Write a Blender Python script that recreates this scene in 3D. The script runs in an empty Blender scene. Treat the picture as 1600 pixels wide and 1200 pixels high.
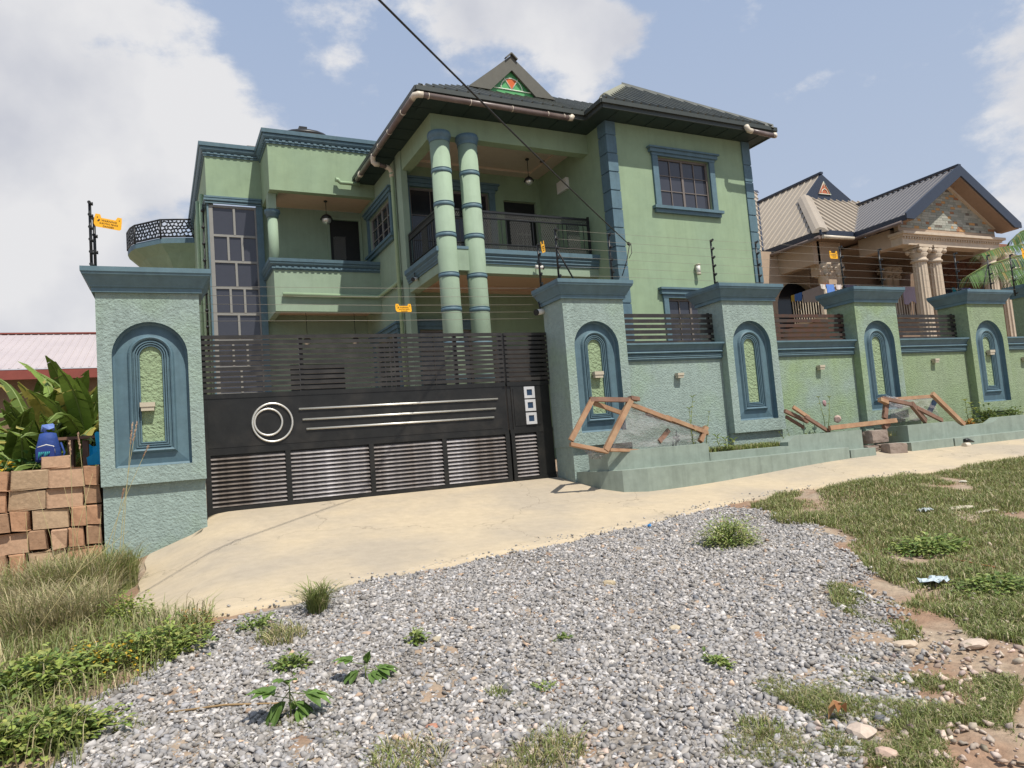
import bpy, bmesh, math, random
import numpy as np
from mathutils import Vector, Matrix
from mathutils.geometry import tessellate_polygon
random.seed(7); rng = np.random.default_rng(11)
S = bpy.context.scene
COL = S.collection
# ------------------------------------------------------------ camera, world, sun, exposure
F_PX = 1123.188
def cam_rows(yaw=.4307, pitch=.081, roll=-.0791):
    cy, sy, cp, sp = math.cos(yaw), math.sin(yaw), math.cos(pitch), math.sin(pitch)
    fwd = np.array([sy*cp, cy*cp, sp]); r = np.array([cy, -sy, 0.]); up = np.cross(r, fwd)
    cr, sr = math.cos(roll), math.sin(roll)
    return np.array([cr*r+sr*up, -(-sr*r+cr*up), fwd])
CM = cam_rows()
cam = bpy.data.cameras.new('camera'); camo = bpy.data.objects.new('camera', cam); COL.objects.link(camo)
cam.sensor_width = 36; cam.lens = F_PX/1600*36; cam.clip_end = 3000; cam.clip_start = .05
camo.matrix_world = Matrix(((CM[0][0], -CM[1][0], -CM[2][0], 0), (CM[0][1], -CM[1][1], -CM[2][1], 0),
                            (CM[0][2], -CM[1][2], -CM[2][2], 0), (0, 0, 0, 1)))
S.camera = camo
SUN_TRAVEL = Vector((-.30, 1.0, -1.72)).normalized()
sd = -SUN_TRAVEL
SUN_EL = math.asin(sd.z); SUN_AZ = math.atan2(sd.x, sd.y)     # azimuth from +Y clockwise
sun = bpy.data.lights.new('sun', 'SUN'); sun.energy = 5.0; sun.angle = math.radians(.6); sun.color = (1, .95, .86)
suno = bpy.data.objects.new('sun', sun); COL.objects.link(suno)
suno.rotation_euler = SUN_TRAVEL.to_track_quat('-Z', 'Y').to_euler(); suno.location = (0, -20, 30)
S.view_settings.view_transform = 'Standard'; S.view_settings.look = 'None'
S.view_settings.exposure = 0; S.view_settings.gamma = 1; S.view_settings.use_curve_mapping = False

def ray(u, v): return CM.T @ np.array([(u-800)/F_PX, (v-600)/F_PX, 1.0])
TH = .0349
RH = np.array([[math.cos(TH), math.sin(TH), 0], [-math.sin(TH), math.cos(TH), 0], [0, 0, 1]])
def aY(u, v, y): d = ray(u, v); return d*y/d[1]
def aX(u, v, x): d = ray(u, v); return d*x/d[0]
def aZ(u, v, z): d = ray(u, v); return d*z/d[2]
def hY(u, v, y): d = RH@ray(u, v); return d*y/d[1]
def hX(u, v, x): d = RH@ray(u, v); return d*x/d[0]
def hZ(u, v, z): d = RH@ray(u, v); return d*z/d[2]

W = bpy.data.worlds.new('World'); S.world = W; W.use_nodes = True
nt = W.node_tree; nt.nodes.clear(); N = nt.nodes.new; Lk = nt.links.new
out = N('ShaderNodeOutputWorld'); bg = N('ShaderNodeBackground'); sky = N('ShaderNodeTexSky')
sky.sky_type = 'NISHITA'; sky.sun_disc = False; sky.sun_elevation = SUN_EL; sky.sun_rotation = SUN_AZ
sky.air_density = 1.0; sky.dust_density = 1.8; sky.ozone_density = 1.2
bg.inputs[1].default_value = .115
tc = N('ShaderNodeTexCoord')
nz = N('ShaderNodeTexNoise'); nz.inputs['Scale'].default_value = 3.0; nz.inputs['Detail'].default_value = 10; nz.inputs['Roughness'].default_value = .6
mp = N('ShaderNodeMapping'); mp.inputs['Scale'].default_value = (1, 1, 1.7); mp.inputs['Location'].default_value = (.4, .2, .1)
Lk(tc.outputs['Generated'], mp.inputs[0]); Lk(mp.outputs[0], nz.inputs['Vector'])
# cloud banks: each a soft cone about a direction in the sky
def bank(u, v, rad, amp):
    d = ray(u, v); d = d/np.linalg.norm(d)
    dp = N('ShaderNodeVectorMath'); dp.operation = 'DOT_PRODUCT'; dp.inputs[1].default_value = d
    Lk(tc.outputs['Generated'], dp.inputs[0])
    mr = N('ShaderNodeMapRange'); mr.interpolation_type = 'SMOOTHSTEP'
    mr.inputs[1].default_value = math.cos(math.radians(rad)); mr.inputs[2].default_value = 1
    mr.inputs[3].default_value = 0; mr.inputs[4].default_value = amp
    Lk(dp.outputs['Value'], mr.inputs[0]); return mr.outputs[0]
nz3 = N('ShaderNodeTexNoise'); nz3.inputs['Scale'].default_value = 7.5; nz3.inputs['Detail'].default_value = 8; nz3.inputs['Roughness'].default_value = .62; Lk(mp.outputs[0], nz3.inputs['Vector'])
m3 = N('ShaderNodeMath'); m3.operation = 'MULTIPLY_ADD'; m3.inputs[1].default_value = .75; m3.inputs[2].default_value = -.375; Lk(nz3.outputs['Fac'], m3.inputs[0])
a3 = N('ShaderNodeMath'); a3.operation = 'ADD'; Lk(nz.outputs['Fac'], a3.inputs[0]); Lk(m3.outputs[0], a3.inputs[1]); acc = a3.outputs[0]
for b in [(-20, 90, 17, .17), (200, 130, 9, .12), (350, 205, 6, .17), (40, 490, 10, .24), (150, 480, 6, .1), (800, 10, 9, .20), (930, 50, 6, .10), (1620, 250, 7, .24), (-500, 300, 30, .3), (560, 110, 3, .12),
          (530, 90, 5, .10), (1350, 130, 20, -.16), (470, 30, 9, -.06), (110, 325, 7, -.14), (1640, 20, 6, .16), (480, 270, 6, .05)]:
    ad = N('ShaderNodeMath'); ad.operation = 'ADD'; Lk(acc, ad.inputs[0]); Lk(bank(*b), ad.inputs[1]); acc = ad.outputs[0]
cr = N('ShaderNodeMapRange'); cr.interpolation_type = 'SMOOTHSTEP'
cr.inputs[1].default_value = .52; cr.inputs[2].default_value = .72; Lk(acc, cr.inputs[0])
nz2 = N('ShaderNodeTexNoise'); nz2.inputs['Scale'].default_value = 5; nz2.inputs['Detail'].default_value = 6
Lk(tc.outputs['Generated'], nz2.inputs['Vector'])
cc = N('ShaderNodeMix'); cc.data_type = 'RGBA'
cc.inputs[6].default_value = (5.1, 5.25, 5.8, 1); cc.inputs[7].default_value = (6.9, 6.9, 7.05, 1)
mr2 = N('ShaderNodeMapRange'); mr2.inputs[1].default_value = .34; mr2.inputs[2].default_value = .56
Lk(nz2.outputs['Fac'], mr2.inputs[0]); Lk(mr2.outputs[0], cc.inputs[0])
haz = N('ShaderNodeMix'); haz.data_type = 'RGBA'; haz.inputs[0].default_value = .88; Lk(sky.outputs[0], haz.inputs[6])
hz = N('ShaderNodeMix'); hz.data_type = 'RGBA'; hz.inputs[6].default_value = (4.75, 5.35, 6.35, 1); hz.inputs[7].default_value = (3.35, 4.25, 6.0, 1)
sx = N('ShaderNodeSeparateXYZ'); mz = N('ShaderNodeMapRange'); mz.inputs[1].default_value = .05; mz.inputs[2].default_value = .6
Lk(tc.outputs['Generated'], sx.inputs[0]); Lk(sx.outputs[2], mz.inputs[0]); Lk(mz.outputs[0], hz.inputs[0]); Lk(hz.outputs[2], haz.inputs[7])
mx = N('ShaderNodeMix'); mx.data_type = 'RGBA'; Lk(cr.outputs[0], mx.inputs[0]); Lk(haz.outputs[2], mx.inputs[6]); Lk(cc.outputs[2], mx.inputs[7])
Lk(mx.outputs[2], bg.inputs[0]); Lk(bg.outputs[0], out.inputs[0])

# ------------------------------------------------------------ materials
MATS = {}
def mat(name, c, rough=.7, metal=0, c2=None, ns=3., lo=.35, hi=.7, bump=None, attr=False, alpha=1, trans=0, spec=.4, fine=None, var=.12, streak=0, crack=0):
    """c base colour, c2 second colour mixed by noise; bump = list of (kind, scale, strength, distance)"""
    if name in MATS: return MATS[name]
    m = bpy.data.materials.new(name); m.use_nodes = True; t = m.node_tree; n = t.nodes.new; l = t.links.new
    b = t.nodes['Principled BSDF']; b.inputs['Roughness'].default_value = rough; b.inputs['Metallic'].default_value = metal
    b.inputs['Specular IOR Level'].default_value = spec
    co = n('ShaderNodeTexCoord')
    if attr:
        a = n('ShaderNodeAttribute'); a.attribute_name = 'Col'; src = a.outputs['Color']
    else:
        r = n('ShaderNodeRGB'); r.outputs[0].default_value = (*c, 1); src = r.outputs[0]
    if c2:
        z = n('ShaderNodeTexNoise'); z.inputs['Scale'].default_value = ns; z.inputs['Detail'].default_value = 6; l(co.outputs['Object'], z.inputs['Vector'])
        mr = n('ShaderNodeMapRange'); mr.inputs[1].default_value = lo; mr.inputs[2].default_value = hi; l(z.outputs['Fac'], mr.inputs[0])
        x = n('ShaderNodeMix'); x.data_type = 'RGBA'; l(mr.outputs[0], x.inputs[0]); l(src, x.inputs[6]); x.inputs[7].default_value = (*c2, 1); src = x.outputs[2]
    if var:
        z = n('ShaderNodeTexNoise'); z.inputs['Scale'].default_value = fine or 7; z.inputs['Detail'].default_value = 8; z.inputs['Roughness'].default_value = .65
        l(co.outputs['Object'], z.inputs['Vector'])
        mr = n('ShaderNodeMapRange'); mr.inputs[1].default_value = .3; mr.inputs[2].default_value = .7; mr.inputs[3].default_value = 1-var; mr.inputs[4].default_value = 1+var
        l(z.outputs['Fac'], mr.inputs[0])
        x = n('ShaderNodeVectorMath'); x.operation = 'SCALE'; l(src, x.inputs[0]); l(mr.outputs[0], x.inputs['Scale']); src = x.outputs[0]
    if streak:
        mpp = n('ShaderNodeMapping'); mpp.inputs['Scale'].default_value = (3.2, 3.2, .28); l(co.outputs['Object'], mpp.inputs[0])
        z = n('ShaderNodeTexNoise'); z.inputs['Scale'].default_value = 2.0; z.inputs['Detail'].default_value = 7; z.inputs['Roughness'].default_value = .7; l(mpp.outputs[0], z.inputs['Vector'])
        mr = n('ShaderNodeMapRange'); mr.inputs[1].default_value = .48; mr.inputs[2].default_value = .72; mr.inputs[3].default_value = 1; mr.inputs[4].default_value = 1-streak; l(z.outputs['Fac'], mr.inputs[0])
        x = n('ShaderNodeVectorMath'); x.operation = 'SCALE'; l(src, x.inputs[0]); l(mr.outputs[0], x.inputs['Scale']); src = x.outputs[0]
    if crack:
        wz = n('ShaderNodeTexNoise'); wz.inputs['Scale'].default_value = 2.5; wz.inputs['Detail'].default_value = 6; l(co.outputs['Object'], wz.inputs['Vector'])
        wv = n('ShaderNodeVectorMath'); wv.operation = 'MULTIPLY_ADD'; wv.inputs[1].default_value = (.9, .9, .9); l(wz.outputs['Color'], wv.inputs[0]); l(co.outputs['Object'], wv.inputs[2])
        vz = n('ShaderNodeTexVoronoi'); vz.feature = 'DISTANCE_TO_EDGE'; vz.inputs['Scale'].default_value = .42; l(wv.outputs[0], vz.inputs['Vector'])
        mr = n('ShaderNodeMapRange'); mr.inputs[1].default_value = .0; mr.inputs[2].default_value = .0035; mr.inputs[3].default_value = 1-crack; mr.inputs[4].default_value = 1; l(vz.outputs['Distance'], mr.inputs[0])
        x = n('ShaderNodeVectorMath'); x.operation = 'SCALE'; l(src, x.inputs[0]); l(mr.outputs[0], x.inputs['Scale']); src = x.outputs[0]
        z = n('ShaderNodeTexNoise'); z.inputs['Scale'].default_value = 95; z.inputs['Detail'].default_value = 2; l(co.outputs['Object'], z.inputs['Vector'])
        mr = n('ShaderNodeMapRange'); mr.inputs[1].default_value = .66; mr.inputs[2].default_value = .74; mr.inputs[3].default_value = 1; mr.inputs[4].default_value = .6; l(z.outputs['Fac'], mr.inputs[0])
        x = n('ShaderNodeVectorMath'); x.operation = 'SCALE'; l(src, x.inputs[0]); l(mr.outputs[0], x.inputs['Scale']); src = x.outputs[0]
    l(src, b.inputs['Base Color'])
    prev = None
    for kind, sc, st, ds in (bump or []):
        z = n('ShaderNodeTexVoronoi' if kind == 'v' else 'ShaderNodeTexNoise'); z.inputs['Scale'].default_value = sc
        if kind == 'n': z.inputs['Detail'].default_value = 5
        l(co.outputs['Object'], z.inputs['Vector'])
        bp = n('ShaderNodeBump'); bp.inputs['Strength'].default_value = st; bp.inputs['Distance'].default_value = ds
        l(z.outputs['Distance' if kind == 'v' else 'Fac'], bp.inputs['Height'])
        if prev: l(prev, bp.inputs['Normal'])
        prev = bp.outputs[0]
    if prev: l(prev, b.inputs['Normal'])
    if alpha < 1: b.inputs['Alpha'].default_value = alpha
    if trans:
        tr = n('ShaderNodeBsdfTranslucent'); l(src, tr.inputs[0]); ms = n('ShaderNodeMixShader'); ms.inputs[0].default_value = trans
        l(b.outputs[0], ms.inputs[1]); l(tr.outputs[0], ms.inputs[2]); l(ms.outputs[0], t.nodes['Material Output'].inputs[0])
    MATS[name] = m; return m
RC = [('n', 34, .7, .024), ('v', 60, .3, .01)]
M_stt = mat('roughcast_teal', (.262, .335, .305), .9, c2=(.245, .335, .235), ns=1.1, lo=.5, hi=.75, bump=RC, fine=14, var=.13, streak=.16)
M_stm = mat('roughcast_mixed', (.25, .325, .28), .9, c2=(.235, .32, .185), ns=1.3, lo=.38, hi=.62, bump=RC, fine=14, var=.13, streak=.16)
M_stg = mat('roughcast_green', (.235, .30, .19), .9, c2=(.215, .29, .155), ns=1.2, lo=.45, hi=.7, bump=RC, fine=14, var=.13, streak=.16)
M_pane = mat('niche_green', (.26, .34, .20), .9, bump=[('n', 30, .9, .035), ('v', 40, .4, .015)], fine=18, var=.15)
M_smooth = mat('smooth_teal_render', (.23, .30, .27), .85, c2=(.2, .265, .225), ns=2, bump=[('n', 14, .15, .01)], var=.08)
M_trim = mat('blue_trim', (.088, .155, .195), .6, c2=(.105, .175, .20), ns=1.6, bump=[('n', 9, .15, .01)], var=.13, streak=.16)
M_hgreen = mat('house_green', (.27, .36, .225), .85, c2=(.25, .34, .225), ns=.8, bump=[('n', 5, .16, .02), ('n', 60, .15, .004)], fine=2.2, var=.08, streak=.09)
M_hlow = mat('house_pale_green', (.275, .358, .262), .85, c2=(.26, .345, .245), ns=.8, bump=[('n', 5, .16, .02)], fine=2.2, var=.08, streak=.09)
M_ceil = mat('salmon_ceiling', (.55, .40, .29), .8, var=.05)
M_ceilw = mat('pale_ceiling', (.62, .50, .40), .8, var=.05)
M_soff = mat('dark_soffit', (.022, .04, .036), .6, var=.15)
M_fasc = mat('dark_fascia', (.045, .053, .048), .5, var=.12)
M_roof = mat('dark_roof_sheet', (.055, .06, .05), .45, c2=(.085, .088, .068), ns=2, var=.15)
M_ridge = mat('olive_ridge_cap', (.24, .235, .16), .55, var=.08)
M_dorm = mat('dormer_flashing', (.105, .10, .08), .6, var=.1)
M_gut = mat('brown_gutter_pipe', (.13, .095, .085), .35, c2=(.2, .16, .14), ns=3, var=.1)
M_cream = mat('cream_plastic', (.62, .55, .44), .4, var=.05)
M_pipeg = mat('green_painted_pipe', (.30, .41, .25), .5, var=.06)
M_glass = mat('dark_glass', (.02, .022, .028), .08, spec=.5, var=0)
M_glassb = mat('blue_grey_glass', (.045, .047, .06), .12, spec=.6, var=.05)
M_frame = mat('bronze_frame', (.17, .145, .13), .5, var=.05)
M_alu = mat('grey_aluminium', (.24, .235, .215), .5, var=.05)
M_black = mat('black_iron', (.02, .021, .021), .4, metal=.2, var=.2)
M_gate = mat('gate_black_paint', (.018, .018, .017), .33, metal=.15, c2=(.045, .04, .034), ns=3, lo=.5, hi=.9, var=.25)
M_slat = mat('gate_slat_paint', (.040, .037, .034), .30, metal=.25, c2=(.075, .068, .06), ns=5, lo=.5, hi=.9, var=.2)
M_louv = mat('gate_louvre_glint_wear', (.60, .57, .57), .32, metal=.5, c2=(.24, .205, .18), ns=1.3, lo=.38, hi=.6, var=.3, fine=12)  # pale tone paints sun glints onto black louvres; brown noise is dust and wear
M_chrome = mat('stainless_tube', (.72, .70, .64), .38, metal=.75, var=.03)
M_silver = mat('silver_plate', (.62, .62, .62), .35, metal=.3, var=.08)
M_navy = mat('navy_inset', (.02, .045, .09), .4, var=0)
M_rust = mat('rusty_steel', (.10, .05, .035), .75, metal=.2, c2=(.055, .042, .036), ns=7, lo=.4, hi=.6, var=.25)
M_rail = mat('dark_steel_slat', (.042, .038, .036), .45, metal=.3, c2=(.08, .07, .05), ns=6, lo=.5, hi=.8, var=.15)
M_lamp = mat('lamp_metal', (.46, .41, .31), .45, var=.05)
M_white = mat('white_plastic', (.7, .68, .62), .4, var=.04)
M_yel = mat('warning_yellow', (.85, .42, .015), .45, var=.04)
M_ink = mat('black_ink', (.05, .03, .01), .6, var=0)
M_wire = mat('fence_wire', (.30, .27, .22), .5, metal=.3, var=0)
M_cable = mat('black_cable', (.02, .018, .016), .6, var=0)
M_conc = mat('concrete_drive', (.49, .40, .275), .9, c2=(.39, .33, .25), ns=.9, lo=.40, hi=.64, bump=[('n', 40, .25, .006)], fine=9, var=.08, crack=.45)
M_wood = mat('raw_wood', (.34, .215, .125), .75, c2=(.30, .16, .09), ns=6, bump=[('n', 30, .2, .006)], var=.18)
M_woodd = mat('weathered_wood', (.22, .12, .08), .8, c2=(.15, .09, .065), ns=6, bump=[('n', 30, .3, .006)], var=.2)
M_block = mat('grey_block', (.30, .24, .20), .95, c2=(.22, .17, .14), ns=5, bump=[('n', 25, .5, .02)], var=.15)
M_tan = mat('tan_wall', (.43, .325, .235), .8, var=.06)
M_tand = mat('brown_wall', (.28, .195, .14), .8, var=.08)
M_stonec = mat('column_stone', (.52, .43, .33), .8, bump=[('n', 20, .3, .01)], var=.10)
M_taupe = mat('taupe_roof', (.36, .305, .24), .5, var=.06, fine=2)
M_char = mat('charcoal_roof', (.105, .10, .105), .5, var=.08, fine=2)
M_navyf = mat('navy_fascia', (.032, .042, .065), .45, var=.06)
M_attr = mat('varied_stone', (1, 1, 1), .85, attr=True, bump=[('n', 60, .3, .004)], var=.14, fine=45)
M_leaf = mat('leaf_varied', (1, 1, 1), .5, attr=True, trans=.28, var=.10, fine=20)
M_brick = mat('clay_block', (1, 1, 1), .95, attr=True, bump=[('n', 22, .5, .015), ('n', 80, .3, .004)], var=.16, fine=16)
M_plas = mat('dusty_plastic', (.36, .325, .325), .28, alpha=.32, var=.35, bump=[('n', 7, .9, .06), ('n', 22, .5, .02)])
M_shed = mat('pale_metal_roof', (.43, .375, .38), .6, c2=(.47, .41, .41), ns=1, var=.03)
M_red = mat('red_brown_fascia', (.22, .055, .04), .6, var=.1)

# ------------------------------------------------------------ mesh builder
BASE = {}
class MB:
    def __init__(s): s.v = []; s.f = []; s.m = []; s.c = []; s.col = (1, 1, 1); s.sm = []
    def face(s, pts, m=0, sm=False):
        i = len(s.v); s.v += [tuple(map(float, p)) for p in pts]; s.f.append(tuple(range(i, i+len(pts)))); s.m.append(m); s.c.append(s.col); s.sm.append(sm)
    def mesh(s, vs, fs, m=0, sm=False):
        i = len(s.v); s.v += [tuple(map(float, p)) for p in vs]
        for f in fs: s.f.append(tuple(i+k for k in f)); s.m.append(m); s.c.append(s.col); s.sm.append(sm)
    def box(s, x0, x1, y0, y1, z0, z1, m=0):
        x0, x1 = min(x0, x1), max(x0, x1); y0, y1 = min(y0, y1), max(y0, y1); z0, z1 = min(z0, z1), max(z0, z1)
        s.mesh([(x0, y0, z0), (x1, y0, z0), (x1, y1, z0), (x0, y1, z0), (x0, y0, z1), (x1, y0, z1), (x1, y1, z1), (x0, y1, z1)],
               [(0, 3, 2, 1), (4, 5, 6, 7), (0, 1, 5, 4), (1, 2, 6, 5), (2, 3, 7, 6), (3, 0, 4, 7)], m); return s
    def beam(s, p0, p1, w, h, up=(0, 0, 1), m=0):
        p0, p1 = Vector(p0), Vector(p1); d = (p1-p0).normalized(); up = Vector(up)
        if abs(d.dot(up)) > .98: up = Vector((0, 1, 0))
        a = d.cross(up).normalized()*w/2; b = a.cross(d).normalized()*h/2
        s.mesh([p0-a-b, p0+a-b, p0+a+b, p0-a+b, p1-a-b, p1+a-b, p1+a+b, p1-a+b],
               [(0, 1, 2, 3), (7, 6, 5, 4), (0, 4, 5, 1), (1, 5, 6, 2), (2, 6, 7, 3), (3, 7, 4, 0)], m); return s
    def tube(s, pts, r, n=8, m=0, caps=True, closed=False):
        pts = [Vector(p) for p in pts]; k = len(pts); rr = r if isinstance(r, (list, tuple)) else [r]*k; vs = []; fs = []
        prevu = None
        for i, p in enumerate(pts):
            if closed: d = pts[(i+1) % k]-pts[i-1]
            else: d = pts[min(i+1, k-1)]-pts[max(i-1, 0)]
            d.normalize(); u = Vector((0, 0, 1)) if prevu is None else prevu
            if abs(d.dot(u)) > .95: u = Vector((0, 1, .1))
            a = d.cross(u).normalized(); b = a.cross(d).normalized(); prevu = b
            for j in range(n):
                t = 2*math.pi*j/n; vs.append(p+a*math.cos(t)*rr[i]+b*math.sin(t)*rr[i])
        for i in range(k if closed else k-1):
            for j in range(n):
                q = (i+1) % k; fs.append((i*n+j, i*n+(j+1) % n, q*n+(j+1) % n, q*n+j))
        s.mesh(vs, fs, m, True)
        if caps and not closed: s.face(vs[:n][::-1], m); s.face(vs[-n:], m)
        return s
    def lathe(s, cx, cy, prof, n=20, m=0, flute=0):
        vs = []; fs = []
        for r, z in prof:
            for j in range(n):
                t = 2*math.pi*j/n; q = r*(1-flute*(j % 2)); vs.append((cx+q*math.cos(t), cy+q*math.sin(t), z))
        for i in range(len(prof)-1):
            for j in range(n): fs.append((i*n+j, i*n+(j+1) % n, (i+1)*n+(j+1) % n, (i+1)*n+j))
        s.mesh(vs, fs, m, flute == 0); s.face(vs[:n][::-1], m); s.face(vs[-n:], m); return s
    def sphere(s, c, r, n=8, m=0, sz=1):
        return s.lathe(c[0], c[1], [(max(.001, r*math.sin(math.pi*i/n)), c[2]-r*sz*math.cos(math.pi*i/n)) for i in range(n+1)], n*2, m)
    def extr(s, poly, ax, a, b, m=0):
        """poly of 2-D points extruded along axis ax: 'x': poly=(y,z); 'y': (x,z); 'z': (x,y)"""
        def P(q, t): return (t, q[0], q[1]) if ax == 'x' else ((q[0], t, q[1]) if ax == 'y' else (q[0], q[1], t))
        k = len(poly); vs = [P(q, a) for q in poly]+[P(q, b) for q in poly]
        s.mesh(vs, [(i, (i+1) % k, k+(i+1) % k, k+i) for i in range(k)], m)
        for t in tessellate_polygon([[Vector((q[0], q[1], 0)) for q in poly]]):
            s.mesh([P(poly[i], a) for i in t], [(0, 1, 2)], m); s.mesh([P(poly[i], b) for i in t], [(2, 1, 0)], m)
        return s
    def rings(s, loops, m=0, close=True, cap=None, sm=False):
        k = len(loops[0]); vs = [p for lp in loops for p in lp]; fs = []
        for i in range(len(loops)-1):
            for j in range(k if close else k-1): fs.append((i*k+j, i*k+(j+1) % k, (i+1)*k+(j+1) % k, (i+1)*k+j))
        s.mesh(vs, fs, m, sm)
        if cap: s.face(loops[-1], m)
        return s
    def build(s, name, mats, parent=None, base=None, label=None, recalc=True, kind=None):
        if base is None: base = BASE.get(parent.name, (0, 0, 0)) if parent else (0, 0, 0)
        me = bpy.data.meshes.new(name); me.from_pydata([(x-base[0], y-base[1], z-base[2]) for x, y, z in s.v], [], s.f)
        if not isinstance(mats, (list, tuple)): mats = [mats]
        for q in mats: me.materials.append(q)
        me.polygons.foreach_set('material_index', s.m); me.polygons.foreach_set('use_smooth', s.sm)
        if any(c != (1, 1, 1) for c in s.c):
            at = me.color_attributes.new('Col', 'FLOAT_COLOR', 'CORNER'); arr = []
            for f, c in zip(s.f, s.c): arr += [c[0], c[1], c[2], 1.0]*len(f)
            at.data.foreach_set('color', arr)
        if recalc:
            bm = bmesh.new(); bm.from_mesh(me); bmesh.ops.remove_doubles(bm, verts=bm.verts, dist=1e-5)
            bmesh.ops.recalc_face_normals(bm, faces=bm.faces); bm.to_mesh(me); bm.free()
        me.update()
        o = bpy.data.objects.new(name, me); COL.objects.link(o)
        if parent: o.parent = parent
        BASE[o.name] = base
        if label: o['label'] = label
        if kind: o['kind'] = kind
        return o
def tag(o, label, cat, group=None):
    o['label'] = label; o['category'] = cat
    if group: o['group'] = group
    return o
def place(o, base, th):
    c, s_ = math.cos(th), math.sin(th); o.location = (c*base[0]-s_*base[1], s_*base[0]+c*base[1], base[2]); o.rotation_euler = (0, 0, th); BASE[o.name] = tuple(base)
def thing(name, label, cat, base=(0, 0, 0), th=0, group=None):
    o = bpy.data.objects.new(name, None); o.empty_display_size = .2; COL.objects.link(o); place(o, base, th); return tag(o, label, cat, group)
def solo(mb, name, mats, label, cat, base=(0, 0, 0), th=0, group=None, **k):
    o = mb.build(name, mats, None, base, **k); place(o, base, th); return tag(o, label, cat, group)
def struct(o): o['kind'] = 'structure'; return o
def np_mesh(name, V, T, mats, C=None, smooth=False):
    me = bpy.data.meshes.new(name); me.vertices.add(len(V)); me.vertices.foreach_set('co', V.astype(np.float32).ravel())
    n = len(T); me.loops.add(n*3); me.loops.foreach_set('vertex_index', T.astype(np.int32).ravel())
    me.polygons.add(n); me.polygons.foreach_set('loop_start', np.arange(0, n*3, 3, dtype=np.int32)); me.polygons.foreach_set('loop_total', np.full(n, 3, np.int32))
    me.materials.append(mats)
    if C is not None:
        at = me.color_attributes.new('Col', 'FLOAT_COLOR', 'POINT'); c4 = np.ones((len(V), 4), np.float32); c4[:, :3] = C; at.data.foreach_set('color', c4.ravel())
    me.update(calc_edges=True); me.validate()
    if smooth: me.polygons.foreach_set('use_smooth', np.ones(n, bool))
    o = bpy.data.objects.new(name, me); COL.objects.link(o); return o

# ------------------------------------------------------------ terrain
def sst(t): t = np.clip(t, 0, 1); return t*t*(3-2*t)
def G(x, y):
    x = np.asarray(x, float); y = np.asarray(y, float)
    z = np.interp(y, [-30, -5, 0, 2, 4, 5.5, 7, 8.3, 9.16, 9.8, 12, 18, 40, 300], [-2.2, -1.6, -1.5, -1.41, -1.26, -1.12, -1.0, -.85, -.70, -.60, -.52, -.5, .0, 1.5])
    z = z - .34*sst((.5-x)/1.4)*sst((y-5)/3)*(1-.0*x)
    z = z + .14*sst((x-6)/4)*sst((y-4)/4)*(1-sst((y-9)/1.5))
    z = z + .10*np.exp(-(((x-7.7)/.8)**2+((y-6.6)/.35)**2))
    z = z - .5*sst((-1.2-x)/1.5)*sst((y-9.5)/2)*(1-sst((y-25)/15))
    return z
def gnd(u, v, lift=0):
    d = ray(u, v); t = 1.0; p = d*t; prev = 0
    for i in range(4000):
        p = d*t
        if p[2] <= G(p[0], p[1])+lift: break
        prev = t; t += .01 if t < 16 else .05
    a, b = prev, t
    for i in range(20):
        m = (a+b)/2; p = d*m
        if p[2] <= G(p[0], p[1])+lift: b = m
        else: a = m
    return d*b
def axis_pts(lo, hi, c0, c1, fine, coarse):
    a = list(np.arange(c0, c1+1e-6, fine)); x = c0; st = fine
    while x > lo: st = min(st*1.35, coarse); x -= st; a.insert(0, max(x, lo))
    x = c1; st = fine
    while x < hi: st = min(st*1.35, coarse); x += st; a.append(min(x, hi))
    return np.array(a)
xs = axis_pts(-250, 300, -2, 14, .09, 30); ys = axis_pts(-30, 400, 1, 9.6, .09, 30)
XX, YY = np.meshgrid(xs, ys); ZZ = G(XX, YY)
near = (YY < 9) & (YY > -3) & (XX > -4) & (XX < 20)
ZZ = ZZ + near*(.012*np.sin(XX*7.3+YY*3.1)*np.sin(YY*6.1-XX*2.2)+.006*rng.standard_normal(XX.shape))
V = np.stack([XX, YY, ZZ], -1).reshape(-1, 3); nx, ny = len(xs), len(ys)
ii = (np.arange(ny-1)[:, None]*nx+np.arange(nx-1)[None, :]).ravel()
T = np.concatenate([np.stack([ii, ii+1, ii+nx+1], 1), np.stack([ii, ii+nx+1, ii+nx], 1)])
M_soil = mat('red_soil', (.27, .17, .11), .95, c2=(.34, .265, .19), ns=2.2, lo=.38, hi=.62, bump=[('n', 18, .6, .03), ('n', 70, .5, .01)], fine=20, var=.25)
struct(np_mesh('ground', V, T, M_soil, smooth=True))
# concrete drive and pavement: ruled sheet
edge_px = [(205, 975), (260, 972), (340, 966), (440, 950), (540, 918), (620, 903), (700, 887), (800, 867), (900, 846), (970, 830), (1040, 815), (1100, 798), (1180, 782), (1250, 768),
           (1330, 757), (1400, 746), (1470, 738), (1540, 726), (1600, 713)]
EP = np.array([gnd(u, v) for u, v in edge_px]); EP = np.vstack([EP, [22, EP[-1][1]+.25, 0], [34, EP[-1][1]+.4, 0]])
EP = EP[np.argsort(EP[:, 0])]
def yout(x): return np.interp(x, EP[:, 0], EP[:, 1])
def yin(x): return np.interp(x, [-.5, .12, .2, 5.12, 5.3, 34], [9.12, 9.14, 9.95, 9.95, 8.95, 8.45])
cx = np.concatenate([np.arange(-.42, 16, .11), np.arange(16, 34, 1.)]); rows = 34
loops = []
for r_ in range(rows+1):
    t = r_/rows; lp = []
    for x in cx:
        yo = yout(x)+.03*math.sin(x*5.3)+.025*math.sin(x*13.7+1); y = yo+(yin(x)-yo)*t
        xx = x-(.10*sst((.3-x)/.7))*(1-t)+.02*math.sin(y*9)
        lp.append((xx, y, float(G(xx, y))+.035))
    loops.append(lp)
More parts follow.
